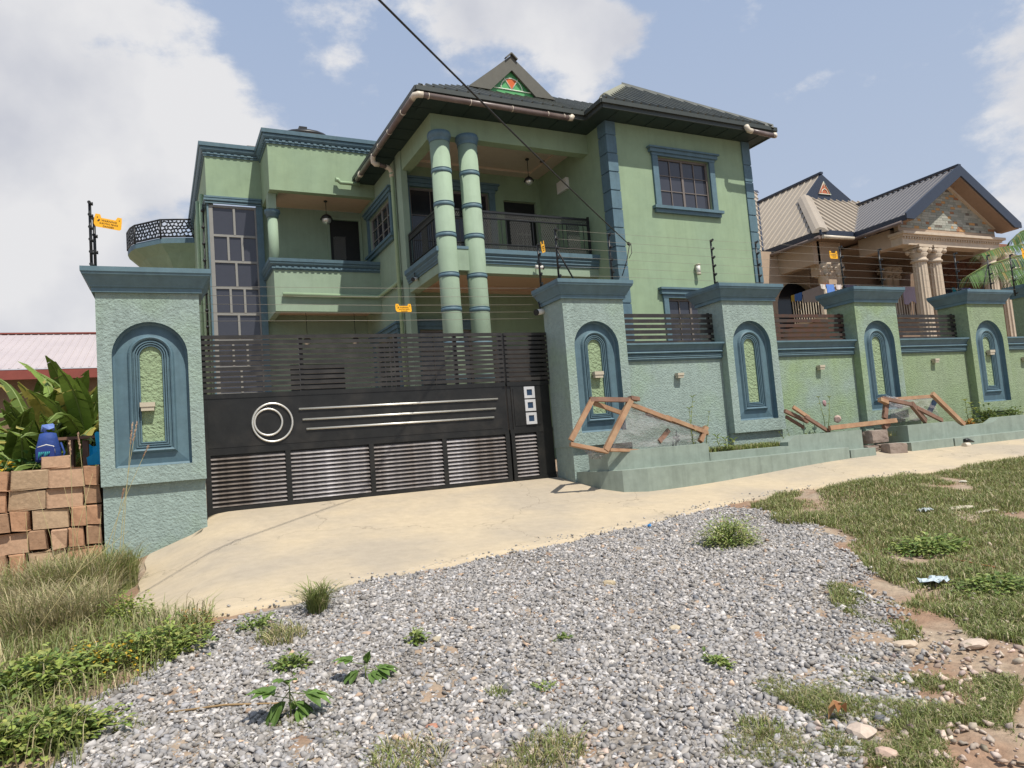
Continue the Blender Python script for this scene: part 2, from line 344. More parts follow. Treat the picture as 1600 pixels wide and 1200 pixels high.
low = [(p[0]+(-.02 if i == 0 else 0), p[1]-.012, p[2]-.09) for i, p in enumerate(loops[0])]
mb = MB(); mb.rings([low]+loops, close=False, sm=True)
mb.rings([[(-.0+lp[0][0], lp[0][1], lp[0][2]) for lp in loops], [(lp[0][0]-.03, lp[0][1], lp[0][2]-.14) for lp in loops]], close=False)
struct(mb.build('driveway', M_conc, recalc=False))
# ------------------------------------------------------------ fence pillars
YS = 9.16; YB = 9.78; ZT = 2.317; ZSL = 2.263
def rectloop(x0, x1, y0, y1, z): return [(x0, y0, z), (x1, y0, z), (x1, y1, z), (x0, y1, z)]
def arch(cx, hw, z0, z1, ins, y, n=18):
    r = hw-ins; zc = z1-hw; pts = [(cx-r, y, z0+ins), (cx+r, y, z0+ins)]
    for i in range(n+1):
        t = math.pi*i/n; pts.append((cx+r*math.cos(t), y, zc+r*math.sin(t)))
    return pts
def wall_lamp(parent, x, y, z, w=.10, h=.045):
    b = MB(); b.box(x-w*.58, x+w*.58, y-.10, y-.012, z+.004, z+h); b.box(x-w*.5, x+w*.5, y-.09, y-.02, z-h*.75, z+.004)
    b.box(x-.03, x+.03, y-.012, y+.02, z-h*.3, z+h*.8)
    return b.build('wall_lamp', M_lamp, parent)
def pillar(s0, s1, c0, c1, zb, label, mst, zt=ZT, lampz=None, step=True, lampdx=0):
    t = thing('gate_pillar', label, 'pillar', ((s0+s1)/2, (YS+YB)/2, zb), group='pillars of the boundary wall')
    dz = zt-ZT; cxm = (s0+s1)/2; hw = (s1-s0)/2-.145; n0, n1 = .06+dz, 1.715+dz; zt0 = 2.05+dz
    b = MB(); zo = -.135+dz if step else zb-.3
    outer = [(s0, YS, zo), (s1, YS, zo), (s1, YS, zt0), (s0, YS, zt0)]; hole = arch(cxm, hw, n0, n1, 0, YS)
    P = [Vector(p) for p in outer]+[Vector(p) for p in hole]
    for tr in tessellate_polygon([[Vector((p[0], p[2], 0)) for p in outer], [Vector((p[0], p[2], 0)) for p in hole]]): b.mesh([P[i] for i in tr], [(0, 1, 2)])
    back = [(x, YB, z) for x, y, z in outer]
    b.rings([outer, back], 0, cap=True)
    if step: b.box(s0+.012, s1-.012, YS+.075, YB-.01, zb-.4, zo+.002)
    b.build('shaft', mst, t)
    # niche surround: splay, round bead and three fine ridges down to the green panel
    prof = [(0, 0), (.004, .085), (.03, .10), (.17, .075), (.19, .045), (.205, .035), (.222, .045), (.235, .075), (.245, .075), (.249, .055), (.262, .055), (.266, .08), (.274, .08), (.278, .06), (.290, .06), (.294, .088),
            (.302, .088), (.306, .07), (.318, .07), (.322, .10)]
    k = (hw-.115)/.322
    b = MB(); b.rings([arch(cxm, hw, n0, n1, i_*k, YS+d_) for i_, d_ in prof])
    b.build('niche_surround', M_trim, t, recalc=False)
    b = MB(); b.face(arch(cxm, hw, n0, n1, .322*k, YS+.098)); b.build('niche_panel', M_pane, t)
    if lampz: wall_lamp(t, cxm+lampdx, YS+.098, lampz, .135, .055)
    # cap with cove
    ov = [(.0, 2.05), (.035, 2.05), (.035, 2.10), (.05, 2.108), (.055, 2.125), (.075, 2.16), (.105, 2.215), (.125, 2.235), (.13, 2.263), (.137, 2.263), (.137, 2.317)]
    kx0 = (s0-c0)/.137; kx1 = (c1-s1)/.137
    b = MB(); lp = [rectloop(s0-o_*kx0, s1+o_*kx1, YS-o_*1.15, YB+o_*.7, z_+dz) for o_, z_ in ov]; b.rings(lp, cap=True)
    b.build('cap', M_trim, t)
    return t
PIL = [(-.862, .212, -.987, .351, -1.04), (5.123, 6.182, 4.991, 6.301, -.72), (8.115, 9.219, 7.960, 9.345, -.62), (11.18, 12.278, 11.03, 12.389, -.60), (14.36, 15.533, 14.205, 15.668, -.60), (16.93, 18.05, 16.79, 18.19, -.6)]
LB = ['wide pale teal pillar left of the black gate with a wall lamp in its niche', 'pale teal pillar at the right end of the black gate behind the leaning wooden crate',
      'pale teal pillar with no niche lamp, third from the left, beside the grass strip', 'pale teal pillar behind the second plastic covered crate', 'green rendered pillar with a lamp in its narrow niche, behind the leafy shrubs',
      'taller shaded green pillar cut off by the right edge of the photo']
for i, (s0, s1, c0, c1, zb) in enumerate(PIL):
    pillar(s0, s1, c0, c1, zb, LB[i], [M_stt, M_stt, M_stt, M_stm, M_stg, M_stg][i], zt=ZT+(.25 if i == 5 else 0), lampz=[.73, .90, None, None, 1.05, None][i], lampdx=[-.05, 0, 0, 0, .05, 0][i])
# ------------------------------------------------------------ wall sections with coping and steel slats
SEC = [(6.182, 8.115, M_stt, M_rail, 'pale teal wall section behind the first crate, dark slat railing on top'), (9.219, 11.18, M_stm, M_rust, 'patchy teal and green wall section with rusty slat railing, lamp in the middle'),
       (12.278, 14.36, M_stg, M_rail, 'green wall section behind the second crate with grey slat railing'), (15.533, 16.93, M_stg, M_rail, 'short shaded wall section at the far right by the last pillar')]
for k, (x0, x1, ms, mr_, lab) in enumerate(SEC):
    t = thing('boundary_wall', lab, 'wall', ((x0+x1)/2, 9.4, -.7), group='wall sections between the pillars')
    MB().box(x0, x1, 9.31, 9.52, -1, 1.30).build('wall_panel', ms, t)
    pf = [(9.31, 1.10), (9.29, 1.10), (9.285, 1.115)]
    for zc in (1.13, 1.16, 1.19):
        pf += [(9.27, zc-.012), (9.262, zc), (9.27, zc+.010), (9.285, zc+.013)]
    pf += [(9.25, 1.21), (9.235, 1.225), (9.25, 1.245), (9.262, 1.25), (9.245, 1.29), (9.21, 1.335), (9.185, 1.345), (9.185, 1.372), (9.52, 1.372), (9.52, 1.302), (9.31, 1.302)]
    MB().extr(pf, 'x', x0+.002, x1-.002).build('coping', M_trim, t)
    if k < 3:
        rl = MB(); rl.box(x0+.03, x0+.065, 9.455, 9.49, 1.374, 1.90); rl.box(x1-.075, x1-.035, 9.455, 9.49, 1.374, 1.90)
        rl.box(x1-.05, x1+.02, 9.44, 9.47, 1.62, 1.655)
        r_ = rl.build('railing', M_black, t)
        for q in range(6):
            z = 1.385+q*.0875; MB().box(x0+.004, x1-.004, 9.425, 9.452, z, z+.056).build('slat', mr_, r_)
    wall_lamp(t, [7.19, 10.28, 13.35, 16.2][k], 9.31, [.845, .885, .93, .9][k], .105)
# ------------------------------------------------------------ stepped planter kerb in front of the wall
t = thing('planter_kerb', 'long stepped sea green kerb forming the planter along the foot of the wall', 'planter', (6, 8.7, -.8))
m_k = mat('kerb_render', (.26, .31, .265), .85, c2=(.225, .27, .225), ns=1.5, bump=[('n', 12, .2, .01)], var=.12, streak=.2)
b = MB(); b.extr([(5.13, 9.5), (5.18, 9.12), (5.24, 8.72), (5.42, 8.42), (5.75, 8.30), (9.63, 8.30), (9.63, 9.0), (5.3, 9.05)], 'z', -1.2, -.50)
b.box(9.66, 10.23, 8.30, 8.75, -1.1, -.548); b.box(11.09, 12.17, 8.30, 8.75, -1.1, -.53); b.box(12.21, 18.5, 8.30, 8.75, -1.1, -.535)
b.build('lower_step', m_k, t)
b = MB()
b.extr([(5.22, 8.95), (5.34, 8.64), (5.62, 8.56), (7.05, 8.56), (7.05, 8.74), (5.4, 8.76)], 'z', -.6, -.24)
b.extr([(7.06, -.6), (7.06, -.385), (8.62, -.395), (8.62, -.335), (8.78, -.245), (10.27, -.245), (10.27, -.6)], 'y', 8.56, 8.74)
b.extr([(11.40, -.6), (11.40, -.245), (12.64, -.245), (12.84, -.345), (13.72, -.335), (13.95, -.245), (18.5, -.245), (18.5, -.6)], 'y', 8.56, 8.74)
b.box(11.402, 11.56, 8.74, 9.28, -1.0, -.25); b.box(10.12, 10.268, 8.74, 9.28, -1.0, -.25)
b.build('upper_step', m_k, t)
b = MB(); b.box(5.45, 10.12, 8.76, 9.31, -.8, -.43); b.box(11.56, 18.5, 8.74, 9.31, -.8, -.40); b.build('planter_soil', M_soil, t)

def rock(c, r, seed, sc=(1, 1, .7), col=(.4, .36, .3)):
    q = random.Random(seed); bm = bmesh.new(); bmesh.ops.create_icosphere(bm, subdivisions=2, radius=1)
    dirs = [Vector((q.gauss(0, 1), q.gauss(0, 1), q.gauss(0, 1))).normalized() for _ in range(9)]; lim = [q.uniform(.62, .95) for _ in range(9)]
    for v in bm.verts:
        p = v.co.copy()
        for d, l_ in zip(dirs, lim):
            e = p.dot(d)
            if e > l_: p -= d*(e-l_)
        v.co = Vector((p.x*sc[0]*r+c[0], p.y*sc[1]*r+c[1], p.z*sc[2]*r+c[2]))
    mb = MB(); mb.col = col; mb.mesh([v.co[:] for v in bm.verts], [tuple(v.index for v in f.verts) for f in bm.faces]); bm.free(); return mb
def block(c, w, d, h, rot, seed, mt, label, cat, group=None, col=(1, 1, 1), name='concrete_block'):
    q = random.Random(seed); bm = bmesh.new(); bmesh.ops.create_cube(bm, size=1); bmesh.ops.subdivide_edges(bm, edges=bm.edges, cuts=3, use_grid_fill=True)
    for v in bm.verts:
        e = sum(abs(abs(a)-.5) < 1e-4 for a in v.co)
        k = 1-.05*(e >= 2)-.04*(e == 3); v.co = Vector((v.co.x*k*w, v.co.y*k*d, v.co.z*k*h))+Vector([q.uniform(-.006, .006) for _ in range(3)])
        v.co = Matrix.Rotation(rot, 3, 'Z')@v.co+Vector(c)
    mb = MB(); mb.col = col; mb.mesh([v.co[:] for v in bm.verts], [tuple(v.index for v in f.verts) for f in bm.faces]); bm.free()
    return solo(mb, name, mt, label, cat, base=(c[0], c[1], c[2]-h/2), group=group)
block((10.63, 8.62, -.385), .42, .24, .22, .05, 1, M_block, 'grey rough block on top of the pile in the kerb gap', 'block', 'loose blocks filling the kerb gap')
block((10.74, 8.36, -.62), .34, .24, .22, -.25, 2, M_block, 'chipped lower grey block nearest the pavement in the kerb gap', 'block', 'loose blocks filling the kerb gap')
block((10.46, 8.62, -.57), .30, .2, .10, .1, 3, M_block, 'thin flat grey slab wedged under the top block of the kerb gap', 'block', 'loose blocks filling the kerb gap')
block((10.95, 8.75, -.63), .22, .2, .2, .3, 4, M_block, 'small dark block set back in the shade of the kerb gap', 'block', 'loose blocks filling the kerb gap')

# ------------------------------------------------------------ gate
YG = 9.76
g = thing('driveway_gate', 'wide black steel gate with slats, chrome rings and a narrow door at its right', 'gate', (2.6, YG, -.6))
GX0, GX1, GD = .215, 5.118, 4.385
zg = dict(top=1.655, p1=.845, p0=.19, bot=-.60)
b = MB()
for x in (GX0, GD-.07, GD+.012, GX1-.07): b.box(x, x+.055, YG+.01, YG+.06, zg['bot'], zg['top']-.01)
for x in (1.42, 2.72, 3.60): b.box(x, x+.05, YG+.012, YG+.058, zg['p1'], zg['top']-.02)
for a_, c_ in ((GX0, GD-.015), (GD+.012, GX1-.015)):
    b.box(a_, c_, YG-.012, YG+.045, zg['p1']-.005, zg['p1']+.055); b.box(a_, c_, YG-.012, YG+.045, zg['p0']-.06, zg['p0'])
    b.box(a_, c_, YG-.02, YG+.045, zg['bot'], zg['bot']+.075)
for x in (GX0-.0, 1.175, 2.27, 3.32, GD-.08): b.box(x, x+.065, YG-.018, YG+.04, zg['bot']+.075, zg['p0']-.06)
for x in (GD+.014, GX1-.30): b.box(x, x+.06, YG-.018, YG+.04, zg['bot']+.075, zg['p0']-.06)
b.build('frame', M_gate, g)
MB().box(GX0, GD-.07, YG-.004, YG+.006, zg['p0'], zg['p1']-.005).build('middle_panel', M_gate, g)
MB().box(GX0+.05, GD-.11, YG-.010, YG-.0045, zg['p0']+.03, zg['p1']-.04).build('raised_sheet', M_gate, g)
MB().box(GX1-.24, GX1-.015, YG-.004, YG+.006, zg['bot']+.075, zg['p0']-.06).build('door_edge_plate', M_gate, g)
dr = MB().box(GD+.067, GX1-.07, YG-.004, YG+.006, zg['p0'], zg['p1']-.005).build('door_panel', M_gate, g)
MB().box(GD+.10, GX1-.20, YG-.012, YG-.0045, zg['p0']+.05, zg['p1']-.05).build('raised_sheet', M_gate, g)
ns = 11; pz = (zg['top']-zg['p1']-.06)/ns
for q in range(ns):
    z = zg['p1']+.075+q*pz; h = .045
    MB().box(GX0, GD-.02, YG-.022, YG+.008, z, z+h).build('slat', M_slat, g); MB().box(GD+.014, GX1-.004, YG-.022, YG+.008, z, z+h).build('slat', M_slat, g)
MB().box(GD+.45, GX1-.02, YG+.05, YG+.055, zg['p1'], zg['top']-.03).build('door_back_sheet', M_black, g)
nl = 12; lz0 = zg['bot']+.085; pl = (zg['p0']-.065-lz0)/nl
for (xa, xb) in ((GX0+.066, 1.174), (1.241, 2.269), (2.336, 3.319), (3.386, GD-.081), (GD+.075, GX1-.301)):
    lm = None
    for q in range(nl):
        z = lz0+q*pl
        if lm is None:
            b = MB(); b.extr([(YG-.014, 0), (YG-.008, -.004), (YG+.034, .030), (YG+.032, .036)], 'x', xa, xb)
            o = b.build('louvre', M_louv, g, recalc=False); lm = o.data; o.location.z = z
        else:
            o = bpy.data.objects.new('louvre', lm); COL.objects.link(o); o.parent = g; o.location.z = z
MB().box(GX0+.066, GX1-.25, YG+.045, YG+.05, zg['bot']+.07, zg['p0']-.06).build('louvre_back_sheet', M_black, g)
def ring(cu, cv, ru, name):
    c = aY(cu, cv, YG-.02); e = aY(cu+ru, cv, YG-.02); r = abs(e[0]-c[0]); b = MB()
    b.tube([(c[0]+r*math.cos(a), YG-.022, c[2]+r*math.sin(a)) for a in [2*math.pi*i/40 for i in range(40)]], .014, 6, closed=True); b.build(name, M_chrome, g)
ring(426, 660, 31, 'outer_ring'); ring(419.5, 659.5, 21.5, 'inner_ring')
for (u0, v0, u1, v1) in ((467, 641, 777.5, 621.8), (473, 657.5, 774.5, 636.8), (478.8, 672.5, 771.8, 650.3)):
    p, q = aY(u0, v0, YG-.022), aY(u1, v1, YG-.022); zm = (p[2]+q[2])/2; b = MB(); b.tube([(p[0], p[1], zm), (q[0], q[1], zm)], .016, 6); b.build('chrome_bar', M_chrome, g)
for (u, v) in ((826.8, 613), (828.5, 633), (830.3, 653.5)):
    c = aY(u, v, YG-.02); w = .088; hh = .088; b = MB()
    for (x0, x1, z0, z1) in ((-w, w, -hh, -.045), (-w, w, .045, hh), (-w, -.045, -.045, .045), (.045, w, -.045, .045)): b.box(c[0]+x0, c[0]+x1, YG-.03, YG-.013, c[2]+z0, c[2]+z1)
    o = b.build('square_ornament', M_silver, g); MB().box(c[0]-.044, c[0]+.044, YG-.02, YG-.0125, c[2]-.044, c[2]+.044).build('inset', M_navy, o)

# ------------------------------------------------------------ electric fence
def epost(ub, vb, ut, vt, Y, label, ins=6, brace=None, r=.016, side=1):
    p0 = aY(ub, vb, Y); p1 = aY(ut, vt, Y); p1 = np.array([p0[0], Y, p1[2]]); p0[2] = ZT-.003
    t = thing('electric_fence_post', label, 'post', p0, group='electric fence posts on the pillar caps')
    MB().tube([p0, p1], r, 8).build('pole', M_black, t)
    for q in range(ins):
        z = p0[2]+.06+(p1[2]-p0[2]-.07)*q/(ins-1); b = MB(); b.tube([(p0[0], Y-.012, z), (p0[0], Y-.05, z)], [.010, .014], 8); b.tube([(p0[0]-.0, Y-.05, z), (p0[0], Y-.06, z)], .019, 8)
        b.tube([(p0[0], Y, z), (p0[0]+.032*side, Y, z)], [.017, .022], 8); b.build('insulator', M_black, t)
    if brace:
        a = aY(brace[0], brace[1], Y); c = aY(brace[2], brace[3], Y); a[0] = p0[0]; c[2] = ZT+.0
        b = MB(); b.tube([a, c], .012, 6); b.build('brace', M_black, t)
    return t, p0, p1
epost(143, 412, 141, 317, 9.2, 'tall black pole nearest the left edge of the left pillar cap', 6)
epost(149, 412, 148, 343, 9.35, 'shorter black pole just right of the tall one on the left cap', 4)
epost(845, 444, 839, 382, 9.62, 'black pole with the yellow sign at the rear of the cap right of the gate', 5)
epost(873, 432, 868, 358, 9.12, 'braced black pole at the front corner of the cap right of the gate', 6, brace=(870, 388, 897, 433))
epost(957, 436, 951, 366, 9.55, 'black pole against the blue quoin at the right of the first cap past the gate', 5)
epost(1117, 442, 1110, 375, 9.3, 'thin dark pole in front of the plain green house wall', 6)
epost(1187, 441, 1183, 378, 9.5, 'black pole at the lower right corner of the green house', 5)
epost(1318, 444, 1316, 386, 9.4, 'black pole just right of the smallest yellow sign', 5)
epost(1379, 445, 1376, 390, 9.5, 'black pole in front of the shaded veranda of the tan house', 5)
epost(1498, 452, 1493, 396, 9.3, 'thin pole beside the fluted columns of the tan house', 5)
epost(1549, 452, 1541, 399, 9.5, 'braced pole among the palm leaves', 5, brace=(1546, 412, 1533, 452))
p_, _, _ = epost(1585, 452, 1579, 398, 9.5, 'black pole right of the braced pole among palm leaves', 4)
def wire(pts, label, r=.0028):
    b = MB(); b.tube(pts, r, 4); return solo(b, 'fence_wire', M_wire, label, 'wire', base=pts[0], group='strands of the electric fence')
zl, zr = [2.257, 2.138, 2.028, 1.916, 1.808], [2.36, 2.26, 2.145, 2.05, 1.95]
nm = ['top', 'second', 'middle', 'fourth', 'bottom']
for k in range(5):
    a = (.19, 9.78, zl[k]+.03); c = (5.14, 9.78, [aY(826, v, 9.78)[2] for v in (450, 463, 476, 487, 497.5)][k])
    wire([a, ((a[0]+c[0])/2, 9.78, (a[2]+c[2])/2-.012), c], f'{nm[k]} wire strand stretched above the gate between its pillars', .0025)
nm6 = ['topmost', 'second highest', 'third highest', 'third lowest', 'second lowest', 'lowest']
va = (360, 374, 388, 402, 417, 431)
for k in range(6):
    z1 = aY(870, va[k], 9.12)[2]
    pts = [(aY(870, 400, 9.12)[0], 9.10, z1), (aY(953, 400, 9.5)[0], 9.5, aY(953, 365+k*13.4, 9.5)[2]), (aY(1112, 400, 9.26)[0], 9.24, aY(1112, 376+k*12.6, 9.24)[2])]
    wire(pts, f'{nm6[k]} wire strand of the stretch in front of the porch balcony', .002)
    zz = aY(1185, 380+k*12.4, 9.44)[2]
    pts = [pts[-1], (aY(1185, 400, 9.44)[0], 9.44, zz), (aY(1317, 400, 9.34)[0], 9.34, aY(1317, 388+k*11.3, 9.34)[2]), (aY(1377, 400, 9.44)[0], 9.44, aY(1377, 392+k*10.8, 9.44)[2]), (aY(1495, 400, 9.26)[0], 9.26, aY(1495, 399+k*10.6, 9.26)[2]), (aY(1580, 400, 9.44)[0], 9.44, aY(1580, 402+k*10, 9.44)[2])]
    wire(pts, f'{nm6[k]} wire strand of the long stretch across the tan house', .0019)
def text_mesh(body, size, name='lettering'):
    cu = bpy.data.curves.new(name, 'FONT'); cu.body = body; cu.size = size; cu.align_x = 'CENTER'; cu.align_y = 'CENTER'; cu.extrude = .0006; cu.resolution_u = 2
    o = bpy.data.objects.new(name, cu); me = bpy.data.meshes.new_from_object(o); bpy.data.objects.remove(o); me.name = name; me.materials.clear(); me.materials.append(M_ink); return me
TXT = [text_mesh('WARNING', .034), text_mesh('ELECTRIC FENCE', .026), text_mesh('DANGER', .030)]
def sign(u, v, Y, w, h, label, yaw=0, roll=0):
    c = aY(u, v, Y); s0 = (0, 0, 0); x, z = w/2, h/2; cr_ = min(.03, w*.1); lug = h*.16
    t = thing('warning_sign', label, 'sign', tuple(c), group='yellow warning signs on the electric fence')
    pts = [(-x*.80, -z), (x*.90, -z), (x, -z*.75), (x*.97, z*.6), (x*.92, z+lug), (x*.62, z+lug), (x*.5, z*.72), (-x*.5, z*.72), (-x*.62, z+lug), (-x*.95, z+lug), (-x, z*.6), (-x*.97, -z*.5)]
    b = MB(); b.extr(pts, 'y', -.0015, .0015); o = b.build('plate', M_yel, t, base=(0, 0, 0)); R_ = Matrix.Rotation(roll, 4, 'Y')@Matrix.Identity(4); R_ = Matrix.Rotation(yaw, 4, 'Z')@Matrix.Rotation(roll, 4, 'Y')
    t.rotation_euler = R_.to_euler()
    k = w/.30
    for i, me in enumerate(TXT):
        q = bpy.data.objects.new('lettering', me); COL.objects.link(q); q.parent = t; q.rotation_euler = (math.pi/2, 0, 0); q.location = (.012*k, -.0035, (.030-.034*i)*k-.012*k); q.scale = (k, k, k)
    b = MB(); b.extr([(-.105, -.002), (-.115, .012), (-.11, .012), (-.10, .03), (-.085, .03), (-.095, .014), (-.086, .014)], 'y', -.004, -.0025)
    o = b.build('flash_symbol', M_ink, t, base=(0, 0, 0)); o.scale = (k, 1, k)
    for sx in (-1, 1):
        b = MB(); b.tube([(sx*x*.78, -.0016, z*.75), (sx*x*.78, -.005, z*.75)], .006, 6); b.build('rivet', M_ink, t, base=(0, 0, 0))
    return t
sign(168.5, 348.5, 9.2, .285, .13, 'yellow warning sign against the sky above the left pillar', roll=.16)
sign(630.5, 482, 9.76, .235, .10, 'yellow warning sign hung on the wires over the middle of the gate', roll=.0)
sign(848.5, 387, 9.5, .24, .15, 'turned yellow warning sign beside the porch balcony railing', yaw=.85, roll=-.32)
sign(1302.5, 399, 9.4, .205, .125, 'small square yellow warning sign in front of the tan house', roll=.0)
sign(1603, 397, 9.44, .22, .2, 'yellow warning sign half cut off by the right edge', yaw=-.2)
# ------------------------------------------------------------ the green house (own axes, turned 2 degrees)
H = thing('house', 'two storey light green house with blue trim, twin ringed columns and dark hipped roof', 'house', (8, 16, -.6), TH)
XK, YK, XL, XR, YW = 5.64, 14.18, 9.69, 14.14, 13.37
def wall_y(mb, x0, x1, z0, z1, y0, y1, holes=()):
    xs_ = sorted({x0, x1, *[h for q in holes for h in q[:2]]}); zs_ = sorted({z0, z1, *[h for q in holes for h in q[2:]]})
    for i in range(len(xs_)-1):
        for j in range(len(zs_)-1):
            cx_, cz_ = (xs_[i]+xs_[i+1])/2, (zs_[j]+zs_[j+1])/2
            if any(q[0] < cx_ < q[1] and q[2] < cz_ < q[3] for q in holes): continue
            mb.box(xs_[i], xs_[i+1], y0, y1, zs_[j], zs_[j+1])
    return mb
def wall_x(mb, y0, y1, z0, z1, x0, x1, holes=()):
    t = MB(); wall_y(t, y0, y1, z0, z1, x0, x1, holes); mb.mesh([(v[1], v[0], v[2]) for v in t.v], t.f); return mb
def TX(axis, p):        # local (a along the wall, d outwards, z)
    return (lambda a, d, z: (a, p-d, z)) if axis == 'y' else (lambda a, d, z: (p-d, a, z))
def tbox(mb, T, a0, a1, d0, d1, z0, z1, m=0):
    p, q = T(a0, d0, z0), T(a1, d1, z1); mb.box(p[0], q[0], p[1], q[1], z0, z1, m)
def window(T, a0, a1, z0, z1, cols, rows, parent, trim=(.16, .16, .2, .16), fm=M_frame, gm=M_glass, rec=.07, split=True, head=True, key=True):
    """frame > pane, trim pieces"""
    f = MB(); w = .055
    for (p, q, r_, s_) in ((a0, a0+w, z0, z1), (a1-w, a1, z0, z1), (a0+w, a1-w, z0, z0+w), (a0+w, a1-w, z1-w, z1)): tbox(f, T, p, q, -rec-.04, -rec+.02, r_, s_)
    aw = (a1-a0-2*w)/cols; zw = (z1-z0-2*w)/rows
    for i in range(1, cols): k = .03 if (split and i == cols/2) else .011; tbox(f, T, a0+w+i*aw-k, a0+w+i*aw+k, -rec-.03, -rec+.01, z0+w, z1-w)
    for j in range(1, rows): tbox(f, T, a0+w, a1-w, -rec-.028, -rec+.006, z0+w+j*zw-.010, z0+w+j*zw+.010)
    o = f.build('window', fm, parent)
    for i in range(cols):
        for j in range(rows):
            p = MB(); tbox(p, T, a0+w+i*aw+.002, a0+w+(i+1)*aw-.002, -rec-.02, -rec-.014, z0+w+j*zw+.002, z0+w+(j+1)*zw-.002); p.build('pane', gm, o)
    if trim:
        tl, tr, tt, tb = trim; b = MB()
        tbox(b, T, a0-tl, a0, 0, .05, z0-.0, z1); b.build('window_jamb', M_trim, parent)
        b = MB(); tbox(b, T, a1, a1+tr, 0, .05, z0, z1); b.build('window_jamb', M_trim, parent)
        b = MB()
        if head:
            tbox(b, T, a0-tl-.02, a1+tr+.02, 0, .06, z1+.001, z1+tt*.35); tbox(b, T, a0-tl-.08, a1+tr+.08, 0, .10, z1+tt*.35, z1+tt*.8); tbox(b, T, a0-tl-.12, a1+tr+.12, 0, .14, z1+tt*.8, z1+tt)
        else: tbox(b, T, a0-tl, a1+tr, 0, .06, z1+.001, z1+tt)
        b.build('window_head', M_trim, parent)
        if tb:
            b = MB(); tbox(b, T, a0-tl-.10, a1+tr+.10, 0, .13, z0-tb*.45, z0-.001); tbox(b, T, a0-tl-.05, a1+tr+.05, 0, .08, z0-tb, z0-tb*.45-.001); b.build('window_sill', M_trim, parent)
    return o
# right wing
b = MB(); wall_y(b, XL, XR, -.7, 7.315, YW, YW+.2, [(11.10, 12.72, 5.36, 6.62), (11.02, 12.5, 1.9, 3.12)])
b.box(XL, XL+.2, YW+.2, 19, -.7, 7.315); b.box(XR-.2, XR, YW+.2, 19, -.7, 7.315); b.box(XL+.2, XR-.2, 18.8, 19, -.7, 7.315)
b.build('right_wing_wall', M_hgreen, H)
window(TX('y', YW), 11.10, 12.72, 5.36, 6.62, 4, 3, H, gm=M_glassb, rec=.08)
window(TX('y', YW), 11.02, 12.5, 1.9, 3.12, 4, 3, H, gm=M_glassb, rec=.08, trim=(.14, .14, .24, .16))
# quoins
def quoin(x0, x1, zlist, side=None):
    for i in range(len(zlist)-1):
        z0, z1 = zlist[i]+.028, zlist[i+1]-.002
        b = MB(); b.box(x0, x1, YW-.035, YW+.004, z0, z1)
        if side: b.box(XL-.035, XL+.004, YW-.035+.001, YW+.30, z0, z1)
        b.build('quoin', M_trim, H)
    b = MB(); b.box(x0+.01, x1-.01, YW-.015, YW+.003, -.6, zlist[-1])
    if side: b.box(XL-.015, XL+.003, YW-.014, YW+.29, -.6, zlist[-1])
    b.build('quoin_backing', M_trim, H)
zq = [-.6+.445*i for i in range(17)]+[6.96, 7.31]
quoin(XL-.034, XL+.245, zq, True)
quoin(XR-.235, XR+.03, [-.45+.445*i for i in range(17)]+[7.31])
# porch block: floors, beams, back walls, ceilings
b = MB(); wall_y(b, XK, XL, -.7, 7.315, 16.7, 16.9, [(5.93, 8.13, 4.55, 6.60), (8.57, 9.56, 4.3, 6.47), (5.95, 7.35, 1.4, 2.95)]); b.build('porch_back_wall', M_hgreen, H)
window(TX('y', 16.7), 5.93, 8.13, 4.55, 6.60, 4, 3, H, trim=(.17, .17, .24, .1))
window(TX('y', 16.7), 5.95, 7.35, 1.4, 2.95, 4, 3, H, trim=(.17, .17, .24, .1))
b = MB(); b.box(8.60, 9.53, 16.76, 16.80, 4.3, 6.44); d_ = b.build('balcony_door', M_black, H)
b = MB(); b.box(8.95, 9.30, 16.74, 16.76, 5.93, 5.985); b.box(9.38, 9.43, 16.745, 16.76, 6.1, 6.14); b.build('door_plate', M_silver, d_)
b = MB(); tb = TX('y', 16.73)
for x in (8.92, 9.08, 9.20, 9.34): b.box(x, x+.015, 16.735, 16.76, 4.5, 5.7)
for z in (4.75, 5.55): b.box(8.92, 9.355, 16.73, 16.745, z, z+.035)
b.build('door_grille', M_alu, d_)
b = MB(); wall_x(b, 16.67, 20.41, -.7, 7.315, XK, XK+.2, [(17.35, 19.35, 5.52, 6.55), (17.4, 19.5, 1.6, 3.0)]); b.build('side_wall', M_hlow, H)
window(TX('x', XK), 17.35, 19.35, 5.52-.0, 6.55, 4, 3, H, fm=M_alu, trim=(.15, .15, .2, .16))
window(TX('x', XK), 17.4, 19.5, 1.6, 3.0, 4, 3, H, fm=M_alu, trim=(.15, .15, .25, .16))
b = MB(); b.box(XK-.035, XK+.12, 16.28, 16.668, -.7, 7.315); b.build('corner_post', M_hlow, H)
